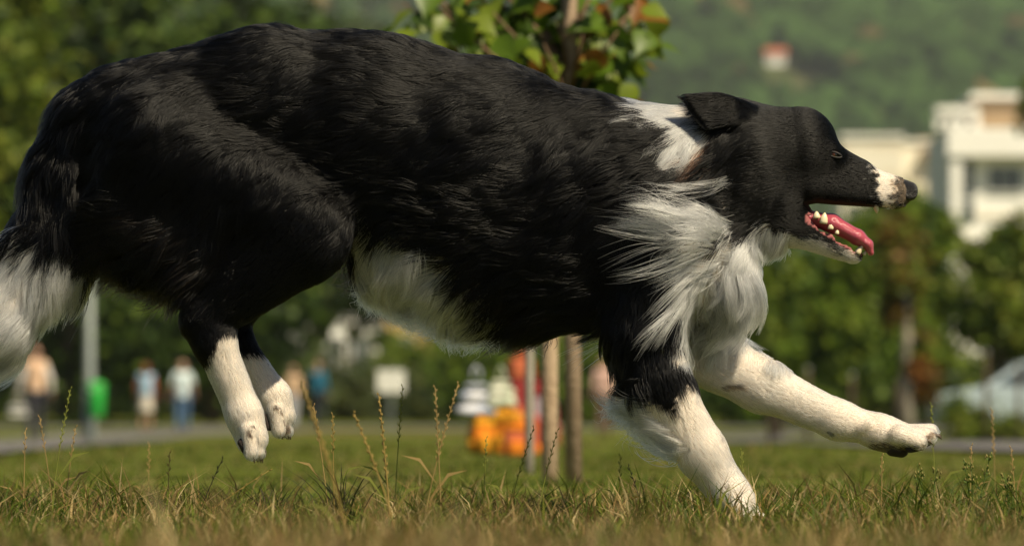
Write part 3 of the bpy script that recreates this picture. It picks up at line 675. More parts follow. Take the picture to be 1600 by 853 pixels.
# ------------------------------------------------------------------ posts and parked car at the right
def wpost(label, px, D, h, r):
    X = (px - 800) / F * D; Y = D - D0; t = empty('wooden_post', (X, Y, tz(X, Y)), label, 'post', 'posts along the far path')
    MB().tube([(0, 0, -.1), (0, 0, h * .5), (0, 0, h - .02), (0, 0, h)], [r, r, r * .96, r * .7], 10).build('shaft', m_bark, t)
    lathe('cap', [(r * 1.15, h - .01), (r * 1.15, h + .01), (.002, h + .03)], m_grey, t, 10)
for lab, px, D, h in (('slim post below the stretched foreleg, leftmost of the far posts', 1203, 82, 1.15), ('slim post right of the foreleg elbow', 1262, 86, 1.25), ('slim post just left of the stretched paw', 1331, 90, 1.2), ('slim post before the parked car', 1541, 84, 1.5), ('slim post nearest the right edge', 1592, 88, 1.35)): wpost(lab, px, D, h * .85, .034)
X = 9.6; Y = 100.
car = empty('parked_car', (X, Y, tz(X, Y)), 'pale silver blue parked car cut off by the right edge', 'car')
m_car = mat('car_paint', (.42, .50, .53), rough=.25, spec=.5, metallic=.2); m_rub = mat('rubber', (.02, .02, .02), rough=.8); m_rim = mat('rim', (.45, .45, .45), rough=.3, metallic=.8); m_lampw = mat('headlight_glass', (.6, .62, .6), rough=.1)
prof = [(-2.1,.35), (-2.1,.72), (-1.95,.86), (-1.2,.98), (-.55,1.42), (.1,1.48), (.9,1.44), (1.55,1.10), (2.0,1.02), (2.1,.8), (2.1,.35)]
bm = bmesh.new(); W2 = .84
def ins(x, z): return W2 - max(0, z - .9) * .30
A_ = [bm.verts.new((x, -ins(x, z), z)) for x, z in prof]; B_ = [bm.verts.new((x, ins(x, z), z)) for x, z in prof]
bm.faces.new(A_); bm.faces.new(B_[::-1])
for i in range(len(prof)): j = (i + 1) % len(prof); bm.faces.new([A_[i], B_[i], B_[j], A_[j]][::1])
bmesh.ops.recalc_face_normals(bm, faces=bm.faces[:]); bmesh.ops.bevel(bm, geom=bm.edges[:], offset=.05, segments=2, affect='EDGES')
me = bpy.data.meshes.new('car_body'); bm.to_mesh(me); bm.free(); link('car_body', me, m_car, car)
for s in (-1, 1):
    for pts_ in (((-1.02, 1.0), (-.5, 1.36), (.08, 1.40), (.08, 1.0)), ((.16, 1.0), (.16, 1.40), (.82, 1.36), (1.35, 1.08), (1.3, 1.0))):
        b = MB(); b.quad(*[(x, s * (ins(x, z) + .006), z) for x, z in (pts_ if s < 0 else pts_[::-1])]); b.build('side_window', m_glass, car, sm=False)
    for wx_ in (-1.3, 1.3):
        w_ = lathe('wheel', [(.14, -.1), (.30, -.1), (.32, -.07), (.32, .07), (.30, .1), (.14, .1)], m_rub, car, 24); w_.location = (wx_, s * .78, .32); w_.rotation_euler.x = math.pi / 2
        lathe('rim', [(.002, -.085), (.06, -.095), (.2, -.085), (.22, -.105)] if s < 0 else [(.22, .105), (.2, .085), (.06, .095), (.002, .085)], m_rim, w_, 20).rotation_euler = (0, math.pi if s < 0 else 0, 0)
b = MB(); b.quad((-1.16, -.70, 1.02), (-.60, -.60, 1.40), (-.60, .60, 1.40), (-1.16, .70, 1.02)); ws = b.build('windscreen', m_glass, car, sm=False); ws.location = (-.035, 0, .025)
for s in (-1, 1): box_obj('headlight', (-2.13, -1.98, s*.62-.14, s*.62+.14, .66, .80), m_lampw, car, .03)
# ------------------------------------------------------------------ the dog
def P_(*a, **k): return Prim(*a, **k)
NB, FB = -60, 60
prims = [
 P_('rump', (225,192,0), (420,163,0), 96, 110, .74, 50, 40, .16, (-.92,.38)),
 P_('loin', (420,163,0), (580,207,0), 110, 145, .66, 40, 42, .14, (-1,.22)),
 P_('rib', (580,207,0), (740,275,0), 145, 172, .62, 40, 46, .14, (-.97,.25)),
 P_('chest', (740,275,0), (900,330,0), 172, 164, .6, 40, 50, .15, (-.93,.36)),
 P_('belly', (640,345,0), (840,398,0), 92, 106, .72, 60, 62, .24, (-.55,.83)),
 P_('underbelly', (628,384,0), (735,432,0), 58, 70, .8, 40, 78, .2, (-.2,.97)),
 P_('fore', (900,330,0), (1020,350,0), 164, 138, .64, 40, 55, .16, (-.85,.5)),
 P_('neck', (985,292,0), (1150,238,0), 122, 78, .8, 40, 66, .2, (-1,.3)),
 P_('brisket', (1050,410,0), (1115,430,0), 95, 66, .78, 45, 90, .22, (-.45,.9)),
 # tail
 P_('tailbase', (150,175,0), (110,260,5), 46, 46, 1, 40, 60, .3, (-.35,.94)),
 P_('tail', (110,260,5), (84,390,5), 44, 56, .85, 30, 80, .22),
 P_('tail', (84,385,5), (5,492,0), 54, 50, .85, 30, 85, .2),
 P_('tail', (5,492,0), (-100,575,-5), 48, 14, .9, 30, 80, .2),
]
for sgn, nm in ((1, 'near'), (-1, 'far')):
    d = NB * sgn
    prims += [
     P_('thigh', (255,235,d*.75), (470 if sgn > 0 else 430,350,d), 106, 76 if sgn > 0 else 68, .62, 20, 46, .17, (-.75,.66)),
     P_('breech', (215,322,d*.7), (300,385,d), 80, 64, .55, 45, 62, .22, (-.8,.6)),
    ]
prims += [  # near hind leg
 P_('gaskin', (465,372,-66), (330,494,-62), 78, 36, .62, 22, 22, .12),
 P_('hock', (318,500,-62), (338,535,-62), 31, 29, .75, 20, 14, .14, (-.2,1)),
 P_('metatarsus', (338,535,-62), (384,648,-60), 29, 25, .85, 18, 11, .16),
 P_('hindpaw', (384,648,-60), (396,684,-60), 26, 24, 1.1, 14, 9, .16),
]
prims += [P_('hindtoe', (393,672,-60+o), (403+e,706,-60+o*1.15), 13, 10, 1, 3, 7, .18) for o, e in ((-24,-7),(-8,2),(9,4),(24,-4))]
prims += [  # far hind leg
 P_('gaskin', (425,375,66), (350,502,62), 62, 31, .62, 30, 22, .12),
 P_('hock', (348,508,62), (364,540,60), 27, 25, .75, 20, 14, .14, (-.2,1)),
 P_('metatarsus', (366,538,60), (424,620,58), 26, 25, .85, 18, 10, .14),
 P_('hindpaw', (424,620,58), (434,648,58), 26, 24, 1.1, 14, 9, .16),
]
prims += [P_('hindtoe', (430,640,58+o), (443+e,672,58+o*1.15), 13, 10, 1, 3, 7, .18) for o, e in ((-22,-9),(-8,0),(8,2),(22,-4))]
prims += [  # near foreleg
 P_('shoulder', (1035,375,-62), (1005,505,-74), 84, 55, .6, 22, 36, .16, (-.5,.87)),
 P_('elbow', (1004,530,-74), (1030,612,-70), 48, 45, .72, 24, 26, .18, (-.2,1)),
 P_('foreleg', (1026,602,-70), (1094,705,-64), 46, 36, .8, 26, 15, .16),
 P_('pastern', (1092,705,-64), (1145,782,-60), 35, 29, .9, 18, 12, .16),
 P_('forepaw', (1140,775,-60), (1160,803,-60), 28, 22, 1.15, 14, 9, .16),
]
prims += [P_('foretoe', (1152,793,-60+o), (1182+e,813,-60+o*1.1), 14, 11, 1, 6, 8, .2) for o, e in ((-25,-8),(-9,3),(9,4),(25,-6))]
prims += [  # far foreleg, stretched forward
 P_('shoulder', (1040,400,55), (1075,520,64), 80, 62, .6, 40, 34, .16, (-.3,.9)),
 P_('foreleg', (1085,545,64), (1190,600,62), 49, 38, .75, 26, 14, .16),
 P_('foreleg', (1190,600,62), (1312,656,58), 38, 27, .8, 20, 13, .17),
 P_('pastern', (1312,656,58), (1385,675,56), 28, 22, .9, 16, 8, .14),
 P_('forepaw', (1378,676,56), (1408,684,56), 26, 25, 1.15, 14, 8, .16),
]
prims += [P_('foretoe', (1405,679,56+o), (1450+e,680+f,56+o*1.12), 15, 12.5, 1, 3.5, 7, .18) for o, e, f in ((-27,-14,10),(-9,3,2),(10,7,-5),(27,-2,-5))]
prims += [P_('dewclaw', (1300,664,50), (1306,674,48), 8, 6, 1, 6, 4, .1), P_('dewclaw', (1350,668,34), (1358,662,30), 8, 6, 1, 6, 4, .1)]
prims += [  # head
 P_('skull', (1190,238,0), (1248,228,0), 72, 60, .84, 20, 10, .1, (-1,.12)),
 P_('cheek', (1165,290,0), (1215,308,0), 74, 50, .82, 26, 16, .1, (-1,.3)),
 P_('brow', (1268,238,-24), (1292,242,-22), 30, 22, .8, 16, 6, .08, (-1,-.2)),
 P_('brow', (1268,238,24), (1292,242,22), 30, 22, .8, 16, 6, .08, (-1,-.2)),
 P_('muzzle', (1258,274,0), (1404,301,0), 45, 23, .82, 22, 5, .06, (-1,-.15)),
 P_('stop', (1276,246,0), (1338,275,0), 31, 27, .8, 14, 6, .06, (-1,-.25)),
 P_('lip', (1270,296,-20), (1395,311,-11), 19, 13, .8, 12, 5, .06, (-1,.1)),
 P_('lip', (1270,296,20), (1395,311,11), 19, 13, .8, 12, 5, .06, (-1,.1)),
 P_('jaw', (1228,342,0), (1334,395,0), 38, 16, .85, 12, 9, .12, (-.9,-.4)),
 P_('throat', (1130,330,0), (1225,350,0), 70, 28, .75, 25, 40, .16, (-.6,.8)),
]
class Slab:
    """thin rounded polygon (an ear)"""
    def __init__(s, name, poly, dc, dslope, x0, th, rnd_, k, ln, lift, flow, bow=0.0):
        s.name = name; s.poly = poly; s.dc = dc; s.dslope = dslope; s.x0 = x0; s.th = th; s.r = rnd_; s.k = k; s.ln = ln; s.lift = lift; s.bow = bow
        s.flow = np.array((*flow, 0.0)); s.flow /= np.linalg.norm(s.flow)
        xs = [p[0] for p in poly]; ys = [p[1] for p in poly]
        ds = [-95, -15] if dc < 0 else [15, 95]
        s.a = np.array((min(xs), min(ys), min(ds))); s.b = np.array((max(xs), max(ys), max(ds))); s.ra = s.rb = 20; s.ds = 1
    def dist(s, x, y, d):
        n = len(s.poly); m = None
        cx = sum(p[0] for p in s.poly) / n; cy = sum(p[1] for p in s.poly) / n
        for i in range(n):
            x0, y0 = s.poly[i]; x1, y1 = s.poly[(i + 1) % n]
            nx, ny = y1 - y0, -(x1 - x0); L = math.hypot(nx, ny); nx /= L; ny /= L
            if (cx - x0) * nx + (cy - y0) * ny > 0: nx, ny = -nx, -ny
            f = (x - x0) * nx + (y - y0) * ny
            m = f if m is None else -smin(-m, -f, 6.0)
        sg = np.sign(s.dc); mid = sg * (np.interp(x, [1066, 1110, 1150, 1196], [86, 79, 62, 22]) - (205 - y) * .22) + s.bow * ((y - cy) / 30.0) ** 2
        q = np.abs(d - mid) * 0.95 - s.th
        a = np.maximum(m + s.r, 0); b = np.maximum(q + s.r, 0)
        return np.sqrt(a * a + b * b) + np.minimum(np.maximum(m + s.r, q + s.r), 0) - s.r
EARP = [(1063,153), (1095,149), (1130,149), (1176,168), (1176,190), (1138,199), (1106,209)]
prims.append(Slab('ear', EARP, -60, .40, 1150, 5, 4, 12, 14, .09, (-1,.2), -5))
EARF = [(1080,152), (1098,146), (1128,143), (1168,158), (1158,190), (1110,195)]
prims.append(Slab('ear', EARF, 60, -.40, 1150, 5, 4, 12, 14, .09, (-1,.2), 5))

MOUTH = [(1262,320), (1300,313), (1372,327), (1460,336), (1385,420), (1349,397), (1290,357)]
def mouth_cut(x, y, d):
    m = None; n = len(MOUTH); cx = sum(p[0] for p in MOUTH) / n; cy = sum(p[1] for p in MOUTH) / n
    for i in range(n):
        x0, y0 = MOUTH[i]; x1, y1 = MOUTH[(i + 1) % n]
        nx, ny = y1 - y0, -(x1 - x0); L = math.hypot(nx, ny); nx /= L; ny /= L
        if (cx - x0) * nx + (cy - y0) * ny > 0: nx, ny = -nx, -ny
        f = (x - x0) * nx + (y - y0) * ny
        m = f if m is None else np.maximum(m, f)
    return m + 0 * d
def mouth_hollow(x, y, d):   # the trough inside the lower jaw, for the tongue
    return Prim('h', (1262,345,0), (1338,388,0), 15, 9, 1.5).dist(x, y, d)

AX = (np.concatenate([np.arange(-150, 1040, 6.0), np.arange(1040, 1300, 3.4), np.arange(1300, 1475, 3.2)]),
      np.arange(8, 842, 4.0), np.arange(-152, 153, 4.6))
G = sdf_grid(prims, AX, (mouth_cut, mouth_hollow))
def gidx(v, a):
    f = np.interp(v, a, np.arange(len(a))); i = np.clip(f.astype(int), 0, len(a) - 2); return i, f - i
def gsample(P):
    i, fx = gidx(P[:, 0], AX[0]); j, fy = gidx(P[:, 1], AX[1]); k, fz = gidx(P[:, 2], AX[2]); r = 0
    for a in (0, 1):
        for b in (0, 1):
            for c in (0, 1):
                r = r + G[i+a, j+b, k+c] * (fx if a else 1-fx) * (fy if b else 1-fy) * (fz if c else 1-fz)
    return r
def gnormal(P, e=5.0):
    n = np.stack([gsample(P + o) - gsample(P - o) for o in (np.array((e,0,0)), np.array((0,e,0)), np.array((0,0,e)))], 1)
    return n / (np.linalg.norm(n, axis=1, keepdims=True) + 1e-9)
V, Q = surface_nets(G, AX)
c_ = V.mean(0); tri = V[Q[:, :3]] - c_
if np.einsum('ij,ij->i', tri[:, 0], np.cross(tri[:, 1], tri[:, 2])).sum() < 0: Q = Q[:, ::-1]

# coat pattern -------------------------------------------------------
HEADN = {'skull', 'cheek', 'brow', 'muzzle', 'lip', 'jaw', 'ear', 'stop'}
RUFF_TOP = [(1008,138), (1072,138), (1104,212), (1106,250), (1078,272), (1064,232), (1040,190), (1014,168)]
RUFF = [(1150,268), (1150,352), (1196,350), (1222,362), (1224,395), (1205,450), (1180,505), (1140,545), (1052,575), (1040,505), (1045,440), (1058,385), (1072,330), (1092,285)]
BELLYW = [(556,300), (585,352), (645,360), (715,412), (795,478), (820,560), (540,560)]
BLACK = np.array((0.0032, 0.0030, 0.0030)); WHITE = np.array((0.82, 0.78, 0.71)); BROWN = np.array((0.075, 0.028, 0.014))
GREYS = np.array((0.10, 0.075, 0.055)); LIP = np.array((0.022, 0.011, 0.010)); PINK = np.array((0.30, 0.10, 0.10))
def weights(P, T=7.0):
    D = np.stack([p.dist(P[:, 0], P[:, 1], P[:, 2]) for p in prims], 1)
    W = np.exp(-(D - D.min(1, keepdims=True)) / T); return W / W.sum(1, keepdims=True), D.argmin(1)
NAMES = np.array([p.name for p in prims])
def coat(P, prim_i, jitter=1.0, seed=1, nx=None):
    r = np.random.default_rng(seed); n = len(P)
    N_ = NAMES[prim_i]; far = prims_far[prim_i]
    jx = snoise(P, 60, 3) * 7 * jitter + r.normal(size=n) * 4 * jitter
    jy = snoise(P, 55, 4) * 7 * jitter + r.normal(size=n) * 4 * jitter
    x = P[:, 0] + jx; y = P[:, 1] + jy; d = P[:, 2]
    w = np.zeros(n, bool)
    w |= (N_ == 'tail') & (y > 352 + 0.10 * (x - 60))
    low = np.isin(N_, ['metatarsus', 'hindpaw', 'hindtoe', 'hock']) & (P[:, 0] < 620)
    w |= low & ~far & (y > 528 + (352 - x) * 1.5)
    w |= low & far & (y > 550 - (x - 400) * .3)
    fl = np.isin(N_, ['foreleg', 'pastern', 'forepaw', 'foretoe', 'dewclaw', 'elbow'])
    w |= fl & ~far & (y > np.interp(x, [940, 1010, 1045, 1065, 1090], [655, 632, 640, 612, 596]))
    w |= fl & far
    stripe = snoise(P * np.array((.3, 1.0, .3)), 27, 17) + .25 * r.normal(size=n)
    torso = np.isin(N_, ['rib', 'belly', 'chest', 'loin', 'underbelly'])
    w |= torso & inpoly(x, y, BELLYW)
    neck = ~np.isin(N_, ['ear', 'skull', 'muzzle', 'lip', 'brow', 'stop'])
    w |= neck & (N_ != 'cheek') & inpoly(x, y, RUFF_TOP)
    w |= neck & ~np.isin(N_, ['jaw']) & inpoly(x, y, RUFF) & ~((N_ == 'shoulder') & ~far & (x < 1062))
    w &= ~(inpoly(x, y, [(1030,262), (1096,262), (1086,345), (1062,385), (1030,385)]) & (stripe < 1.25))
    w &= ~(inpoly(x, y, [(1040,262), (1160,262), (1150,345), (1110,372), (1040,372)]) & (stripe < .6))
    w &= ~(inpoly(x, y, [(1000,130), (1080,195), (1085,275), (1030,275)]) & (stripe < -.75))
    w |= (N_ == 'brisket') & (x > 1066)
    w |= (N_ == 'shoulder') & far & (x > 1058) & (y > 440)
    # blaze round the muzzle, chin
    mz = np.isin(N_, ['muzzle', 'lip', 'stop'])
    w |= mz & (x + 9 * snoise(P, 16, 19) > 1366 + (y - 265) * .12) & (x + 8 * snoise(P, 11, 18) < 1404 - (y - 285) * .25)
    jw = np.isin(N_, ['jaw', 'throat'])
    lipline = np.interp(x, [1180, 1210, 1260, 1345], [352, 362, 372, 402])
    w |= jw & (y > lipline)
    if nx is not None: w &= ~((N_ == 'tail') & (nx > .86) & (y < 470))
    C = np.where(w[:, None], WHITE, BLACK)
    br = np.isin(N_, ['neck', 'cheek', 'skull', 'throat']) & inpoly(x, y, [(1096,228), (1125,222), (1122,260), (1090,264)])
    C[br] = BROWN
    sp = (mz & (x + 6 * snoise(P, 9, 28) > 1403)) | (np.isin(N_, ['foretoe', 'forepaw']) & far & (y > 695)) | (np.isin(N_, ['hindtoe']) & (snoise(P, 22, 9) > .45))
    C[sp] = GREYS * (0.5 + r.random((sp.sum(), 1)))
    fr = w & fl & (snoise(P, 40, 12) > 1.25)
    C[fr] = GREYS * 2.5
    # warm tinge where the black coat thins out under the belly and breech
    wt = ~w & np.isin(N_, ['belly', 'breech']) & (r.random(n) < .25)
    C[wt] = C[wt] * 2.2 + np.array((.012, .006, .002))
    return C, w
prims_far = np.array([(p.a[2] + p.b[2]) * .5 > 20 for p in prims])
Wv, Iv = weights(V)
Cv, wv = coat(V, Iv, 0.5, 1, gnormal(V)[:, 0])
Cv = np.where(wv[:, None], Cv * np.array((.8, .72, .66)), Cv)
mc = mouth_cut(V[:, 0], V[:, 1], V[:, 2])
rim = np.abs(mc) < 5.5
inner = (np.abs(mc) < 2.5) & (np.abs(V[:, 2]) < 16) & (V[:, 1] > 330)
Cv[rim & (V[:, 0] < 1400)] = LIP
Cv[inner] = PINK * .6
hol = mouth_hollow(V[:, 0], V[:, 1], V[:, 2]); Cv[np.abs(hol) < 3] = PINK

m_skin = mat('coat_skin', attr='coat', rough=.75, spec=.15)
def hair_mat(name, ior, rough):
    m = bpy.data.materials.new(name); m.use_nodes = True; N = m.node_tree.nodes; L = m.node_tree.links
    N.remove(N['Principled BSDF'])
    h = N.new('ShaderNodeBsdfHairPrincipled'); h.model = 'CHIANG'; h.parametrization = 'COLOR'
    a = N.new('ShaderNodeAttribute'); a.attribute_name = 'coat'; L.new(a.outputs['Color'], h.inputs['Color'])
    h.inputs['Roughness'].default_value = rough; h.inputs['Radial Roughness'].default_value = .45
    h.inputs['Random Roughness'].default_value = .2
    h.inputs['IOR'].default_value = ior
    L.new(h.outputs[0], N['Material Output'].inputs[0]); return m
m_hairb = hair_mat('black_hair', 1.27, .26); m_hairw = hair_mat('white_hair', 1.45, .4)

dog = empty('dog', (0, 0, 0), 'black and white long haired dog running with its mouth open', 'dog')
body = link('body', np_mesh('body', px2w(V), Q, True, Cv), m_skin, dog)

# fur ------------------------------------------------------------------
def grow_fur(n_near, n_far):
    T = np.concatenate([Q[:, [0, 1, 2]], Q[:, [0, 2, 3]]])
    A, B, C = V[T[:, 0]], V[T[:, 1]], V[T[:, 2]]
    nr = np.cross(B - A, C - A); area = np.linalg.norm(nr, axis=1) / 2
    cen = (A + B + C) / 3; nr = nr / (2 * area[:, None] + 1e-9)
    facing = -nr[:, 2]
    off = (cen[:, 0] < -60)
    short = cen[:, 0] > 1150
    wgt = area * np.where(facing > -0.25, 1.0, n_far / n_near) * np.where(off, .3, 1) * np.where(short & (cen[:, 1] < 420), 4.5, 1) * np.where((cen[:, 0] > 1050) & (cen[:, 0] < 1200) & (cen[:, 1] < 215), 2.5, 1)
    wgt *= np.where((cen[:, 0] > 1080) & (cen[:, 1] > 500), 2.2, 1) * np.where((cen[:, 0] < 460) & (cen[:, 1] > 500), 2.2, 1)
    N = n_near
    pick = rg.choice(len(T), N, p=wgt / wgt.sum())
    u = rg.random((N, 2)); fl = u.sum(1) > 1; u[fl] = 1 - u[fl]
    P = A[pick] + (B - A)[pick] * u[:, :1] + (C - A)[pick] * u[:, 1:]
    W, I = weights(P)
    mcut = np.abs(mouth_cut(P[:, 0], P[:, 1], P[:, 2])); holl = np.abs(mouth_hollow(P[:, 0], P[:, 1], P[:, 2]))
    eye_d = np.hypot(P[:, 0] - 1303, (P[:, 1] - 243) * 1.3)
    nose_ = (P[:, 0] > 1412) & (P[:, 1] < 320)
    keep = ~((mcut < 6) & (P[:, 0] > 1255) & (P[:, 0] < 1400)) & (holl > 4) & (eye_d > 9) & ~nose_
    P, W, I = P[keep], W[keep], I[keep]; N = len(P)
    nm = NAMES[I]
    ln = W @ np.array([p.ln for p in prims]); lift = W @ np.array([p.lift for p in prims])
    flow = W @ np.array([p.flow for p in prims])
    nrm = gnormal(P)
    C, w = coat(P, I, 1.0, 2, nrm[:, 0])
    x, y = P[:, 0], P[:, 1]
    # the ruff: long wisps streaming back
    ruff_low = w & inpoly(x, y, [(1040,262), (1160,262), (1160,372), (1100,400), (1030,400)])
    ruff_mid = w & inpoly(x, y, [(1030,400), (1100,392), (1100,520), (1030,520)])
    ruff_top = w & inpoly(x, y, [(990,130), (1115,130), (1115,285), (1040,285)])
    chest_f = w & (x > 1060) & (x < 1235) & (y > 350) & (y < 570) & ~ruff_mid & ~ruff_low
    ln = np.where(ruff_low, 90 + 85 * rg.random(N), ln); few = snoise(P, 26, 27) > .25; ln = np.where(ruff_mid, np.where(few, 105 + 40 * rg.random(N), 42), ln)
    ln = np.where(ruff_top, 62 + 25 * rg.random(N), ln); ln = np.where(chest_f, np.clip(590 - y, 14, 95), ln)
    ln = np.where(np.isin(nm, ['jaw']), 9, ln); ln = np.where(chest_f & (x > 1195), 40, ln); ln = np.where(w & (y > 505) & (x > 1055) & (x < 1200) & np.isin(nm, ['shoulder', 'foreleg', 'brisket', 'fore']), np.clip(560 - y, 12, 34), ln)
    flow[ruff_low] = (-1, .16, 0); flow[ruff_mid] = np.where(few[ruff_mid][:, None], np.array((-.86, .5, -.1)), np.array((-.12, .98, 0))); flow[ruff_top] = (-.88, .45, -.05)
    fx = chest_f; flow[fx] = np.stack([np.interp(x[fx], [1080, 1140, 1200], [-.05, -.12, -.22]), np.full(fx.sum(), .95), np.zeros(fx.sum())], 1)
    ln = np.where(~w & (x > 1068) & (x < 1135) & (y > 130) & (y < 268) & np.isin(nm, ['neck', 'skull', 'cheek']), 16, ln)
    lift = np.where(ruff_low | ruff_mid | ruff_top, .16, lift)
    # white belly fringe and feathering
    bw = w & np.isin(nm, ['rib', 'belly', 'chest', 'underbelly']) ; ln = np.where(bw, 78, ln); flow[bw] = np.stack([np.interp(x[bw], [580, 720], [-.12, -.45]), np.full(bw.sum(), .92), np.zeros(bw.sum())], 1)
    back = np.isin(nm, ['elbow', 'foreleg']) & ~prims_far[I] & (nrm[:, 0] < -.25) & (y > 590) & (y < 725)
    ln = np.where(back, np.where(w, 40 + 58 * rg.random(N), 22), ln); flow[back] = (-.97, .16, 0); lift = np.where(back, .3, lift)
    fb = np.isin(nm, ['shoulder', 'elbow']) & (nrm[:, 0] < -.2) & (y > 480) & (y < 600); ln = np.where(fb, 46, ln)
    flow += np.where(ln < 20, .045, .10)[:, None] * rg.normal(size=flow.shape)
    # swirls in the coat
    dev = snoise(P, 190, 21) * .42 + snoise(P, 75, 22) * .34
    ln = np.where((ln > 30) & ~w, ln * 1.28, ln)
    longf = np.clip((ln - 18) / 30, 0, 1)
    ca, sa = np.cos(dev * longf), np.sin(dev * longf)
    flow = np.stack([flow[:, 0] * ca - flow[:, 1] * sa, flow[:, 0] * sa + flow[:, 1] * ca, flow[:, 2]], 1)
    ln = ln * np.where(ln < 20, .85 + .3 * rg.random(N), 0.66 + 0.6 * rg.random(N)) * (1 + .18 * snoise(P, 60, 23))
    lift = np.clip(lift * (1 + .7 * snoise(P, 70, 24)) + .03 * rg.normal(size=N), .04, .6)
    K = 7
    pts = np.zeros((N, K, 3)); p = P - nrm * 1.5; pts[:, 0] = p
    dirn = flow - nrm * np.einsum('ij,ij->i', flow, nrm)[:, None]
    dirn /= np.linalg.norm(dirn, axis=1, keepdims=True) + 1e-9
    d0 = dirn * (1 - lift[:, None]) + nrm * (lift[:, None] * 1.25); d0 /= np.linalg.norm(d0, axis=1, keepdims=True)
    wave_ph = snoise(P, 90, 31) * 6; wave_a = np.clip((ln - 25) / 60, 0, 1) * np.where(ruff_low | ruff_mid, .14, .34)
    side = np.cross(nrm, dirn)
    step = ln / (K - 1)
    for k in range(1, K):
        t = k / (K - 1)
        n_ = gnormal(p, 6.0); f2 = flow - n_ * np.einsum('ij,ij->i', flow, n_)[:, None]
        f2 /= np.linalg.norm(f2, axis=1, keepdims=True) + 1e-9
        dv = d0 * (1 - t) + (f2 * .75 + flow * .25) * t * 1.05
        dv[:, 1] += .12 * t * np.clip(ln / 70, 0, 1)
        dv += side * (np.sin(wave_ph + t * 5.2) * wave_a)[:, None]
        dv /= np.linalg.norm(dv, axis=1, keepdims=True) + 1e-9
        p = p + dv * step[:, None]
        h = 1.0 + np.minimum(ln * lift * .55, 26) * min(1, t * 1.6)
        g = gsample(p); push = np.clip(h - g, 0, 12)
        p = p + gnormal(p, 6.0) * push[:, None]
        pts[:, k] = p
    # clumping towards guide hairs
    ng = max(10, N // 26); guides = rg.choice(N, ng, replace=False)
    kd = kdtree.KDTree(ng)
    for i, gi in enumerate(guides): kd.insert(P[gi], i)
    kd.balance()
    near = np.array([kd.find(q)[1] for q in P]); gi = guides[near]
    ruf = ruff_low | ruff_mid | ruff_top | chest_f
    ri = np.nonzero(ruf)[0]; rgd = rg.choice(ri, max(4, len(ri) // 42), replace=False)   # the ruff falls in thicker locks
    kr = kdtree.KDTree(len(rgd))
    for i, q in enumerate(rgd): kr.insert(P[q], i)
    kr.balance(); gi[ri] = rgd[np.array([kr.find(P[q])[1] for q in ri])]
    far_g = np.linalg.norm(P[gi] - P, axis=1) > np.where(ruf, 60, 30)
    samec = (w[gi] == w)
    cl = np.clip((ln - 10) / 45, 0, 1) * np.where(ruf, .84, .74) * np.where(far_g | ~samec, 0, 1) * (0.6 + .4 * rg.random(N))
    tt = (np.arange(K) / (K - 1)) ** 1.2
    target = pts[gi]
    pts = pts + (target - pts) * (cl[:, None] * np.where(ruf[:, None], (tt ** .85)[None], tt[None]))[:, :, None]
    R0 = np.where(ln < 20, .20, np.where(ruf, .40, np.where(w, .32, .34))) * 1e-3
    return pts, R0, C, w
pts, R0, C, wmask = grow_fur(260000, 60000)
def curves_obj(name, pts, R0, C, parent, m_hair):
    n, K = pts.shape[:2]
    cu = bpy.data.hair_curves.new(name); cu.add_curves([K] * n)
    cu.attributes['position'].data.foreach_set('vector', px2w(pts).astype(np.float32).ravel())
    ra = cu.attributes.get('radius') or cu.attributes.new('radius', 'FLOAT', 'POINT')
    tp = np.linspace(0, 1, K); prof = (1 - .85 * tp ** 2.4)
    ra.data.foreach_set('value', (R0[:, None] * prof[None]).astype(np.float32).ravel())
    ca = cu.attributes.new('coat', 'FLOAT_COLOR', 'CURVE'); c4 = np.ones((n, 4), np.float32)
    c4[:, :3] = C * (0.75 + 0.5 * rg.random((n, 1))); ca.data.foreach_set('color', c4.ravel())
    cu.materials.append(m_hair)
    o = bpy.data.objects.new(name, cu); col.objects.link(o); o.parent = parent; return o
fb_ = curves_obj('black_fur', pts[~wmask], R0[~wmask], C[~wmask], body, m_hairb)
fw_ = curves_obj('white_fur', pts[wmask], R0[wmask], C[wmask], body, m_hairw)

# face parts -------------------------------------------------------------
def sdf_part(name, pr, ax_step, m, cuts=(), pad=6, parent=dog, margin=20.0):
    lo = np.min([np.minimum(p.a, p.b) - np.array((1, 1, p.ds)) * max(p.ra, p.rb) for p in pr], 0) - pad
    hi = np.max([np.maximum(p.a, p.b) + np.array((1, 1, p.ds)) * max(p.ra, p.rb) for p in pr], 0) + pad
    ax = tuple(np.arange(lo[i], hi[i], ax_step) for i in range(3))
    g = sdf_grid(pr, ax, cuts, margin); v, q = surface_nets(g, ax)
    t = v[q[:, :3]] - v.mean(0)
    if np.einsum('ij,ij->i', t[:, 0], np.cross(t[:, 1], t[:, 2])).sum() < 0: q = q[:, ::-1]
    return link(name, np_mesh(name, px2w(v), q), m, parent)
m_nose = mat('nose_leather', (.012, .010, .010), rough=.38, spec=.5, bump=.5, bscale=900)
m_tongue = mat('tongue', (.38, .065, .09), rough=.2, spec=.5, bump=.25, bscale=700, noise=(300, (.36, .06, .10), .7))
m_tooth = mat('tooth', (.70, .60, .40), rough=.25, spec=.5)
m_pad = mat('paw_pad', (.035, .025, .022), rough=.7, bump=.6, bscale=800)
m_claw = mat('claw', (.10, .075, .055), rough=.4)
def nos(s): return lambda x, y, d: Prim('n', (1431,302,13.5*s), (1424,309,18*s), 3.6, 2.6, 1.0).dist(x, y, d)
sdf_part('nose', [Prim('n', (1411,293,0), (1421,297,0), 13, 13.5, 1.15, 6), Prim('n', (1418,306,-7), (1424,305,-6), 9, 8, 1.1, 6), Prim('n', (1418,306,7), (1424,305,6), 9, 8, 1.1, 6)], 1.6, m_nose, (nos(-1), nos(1)))
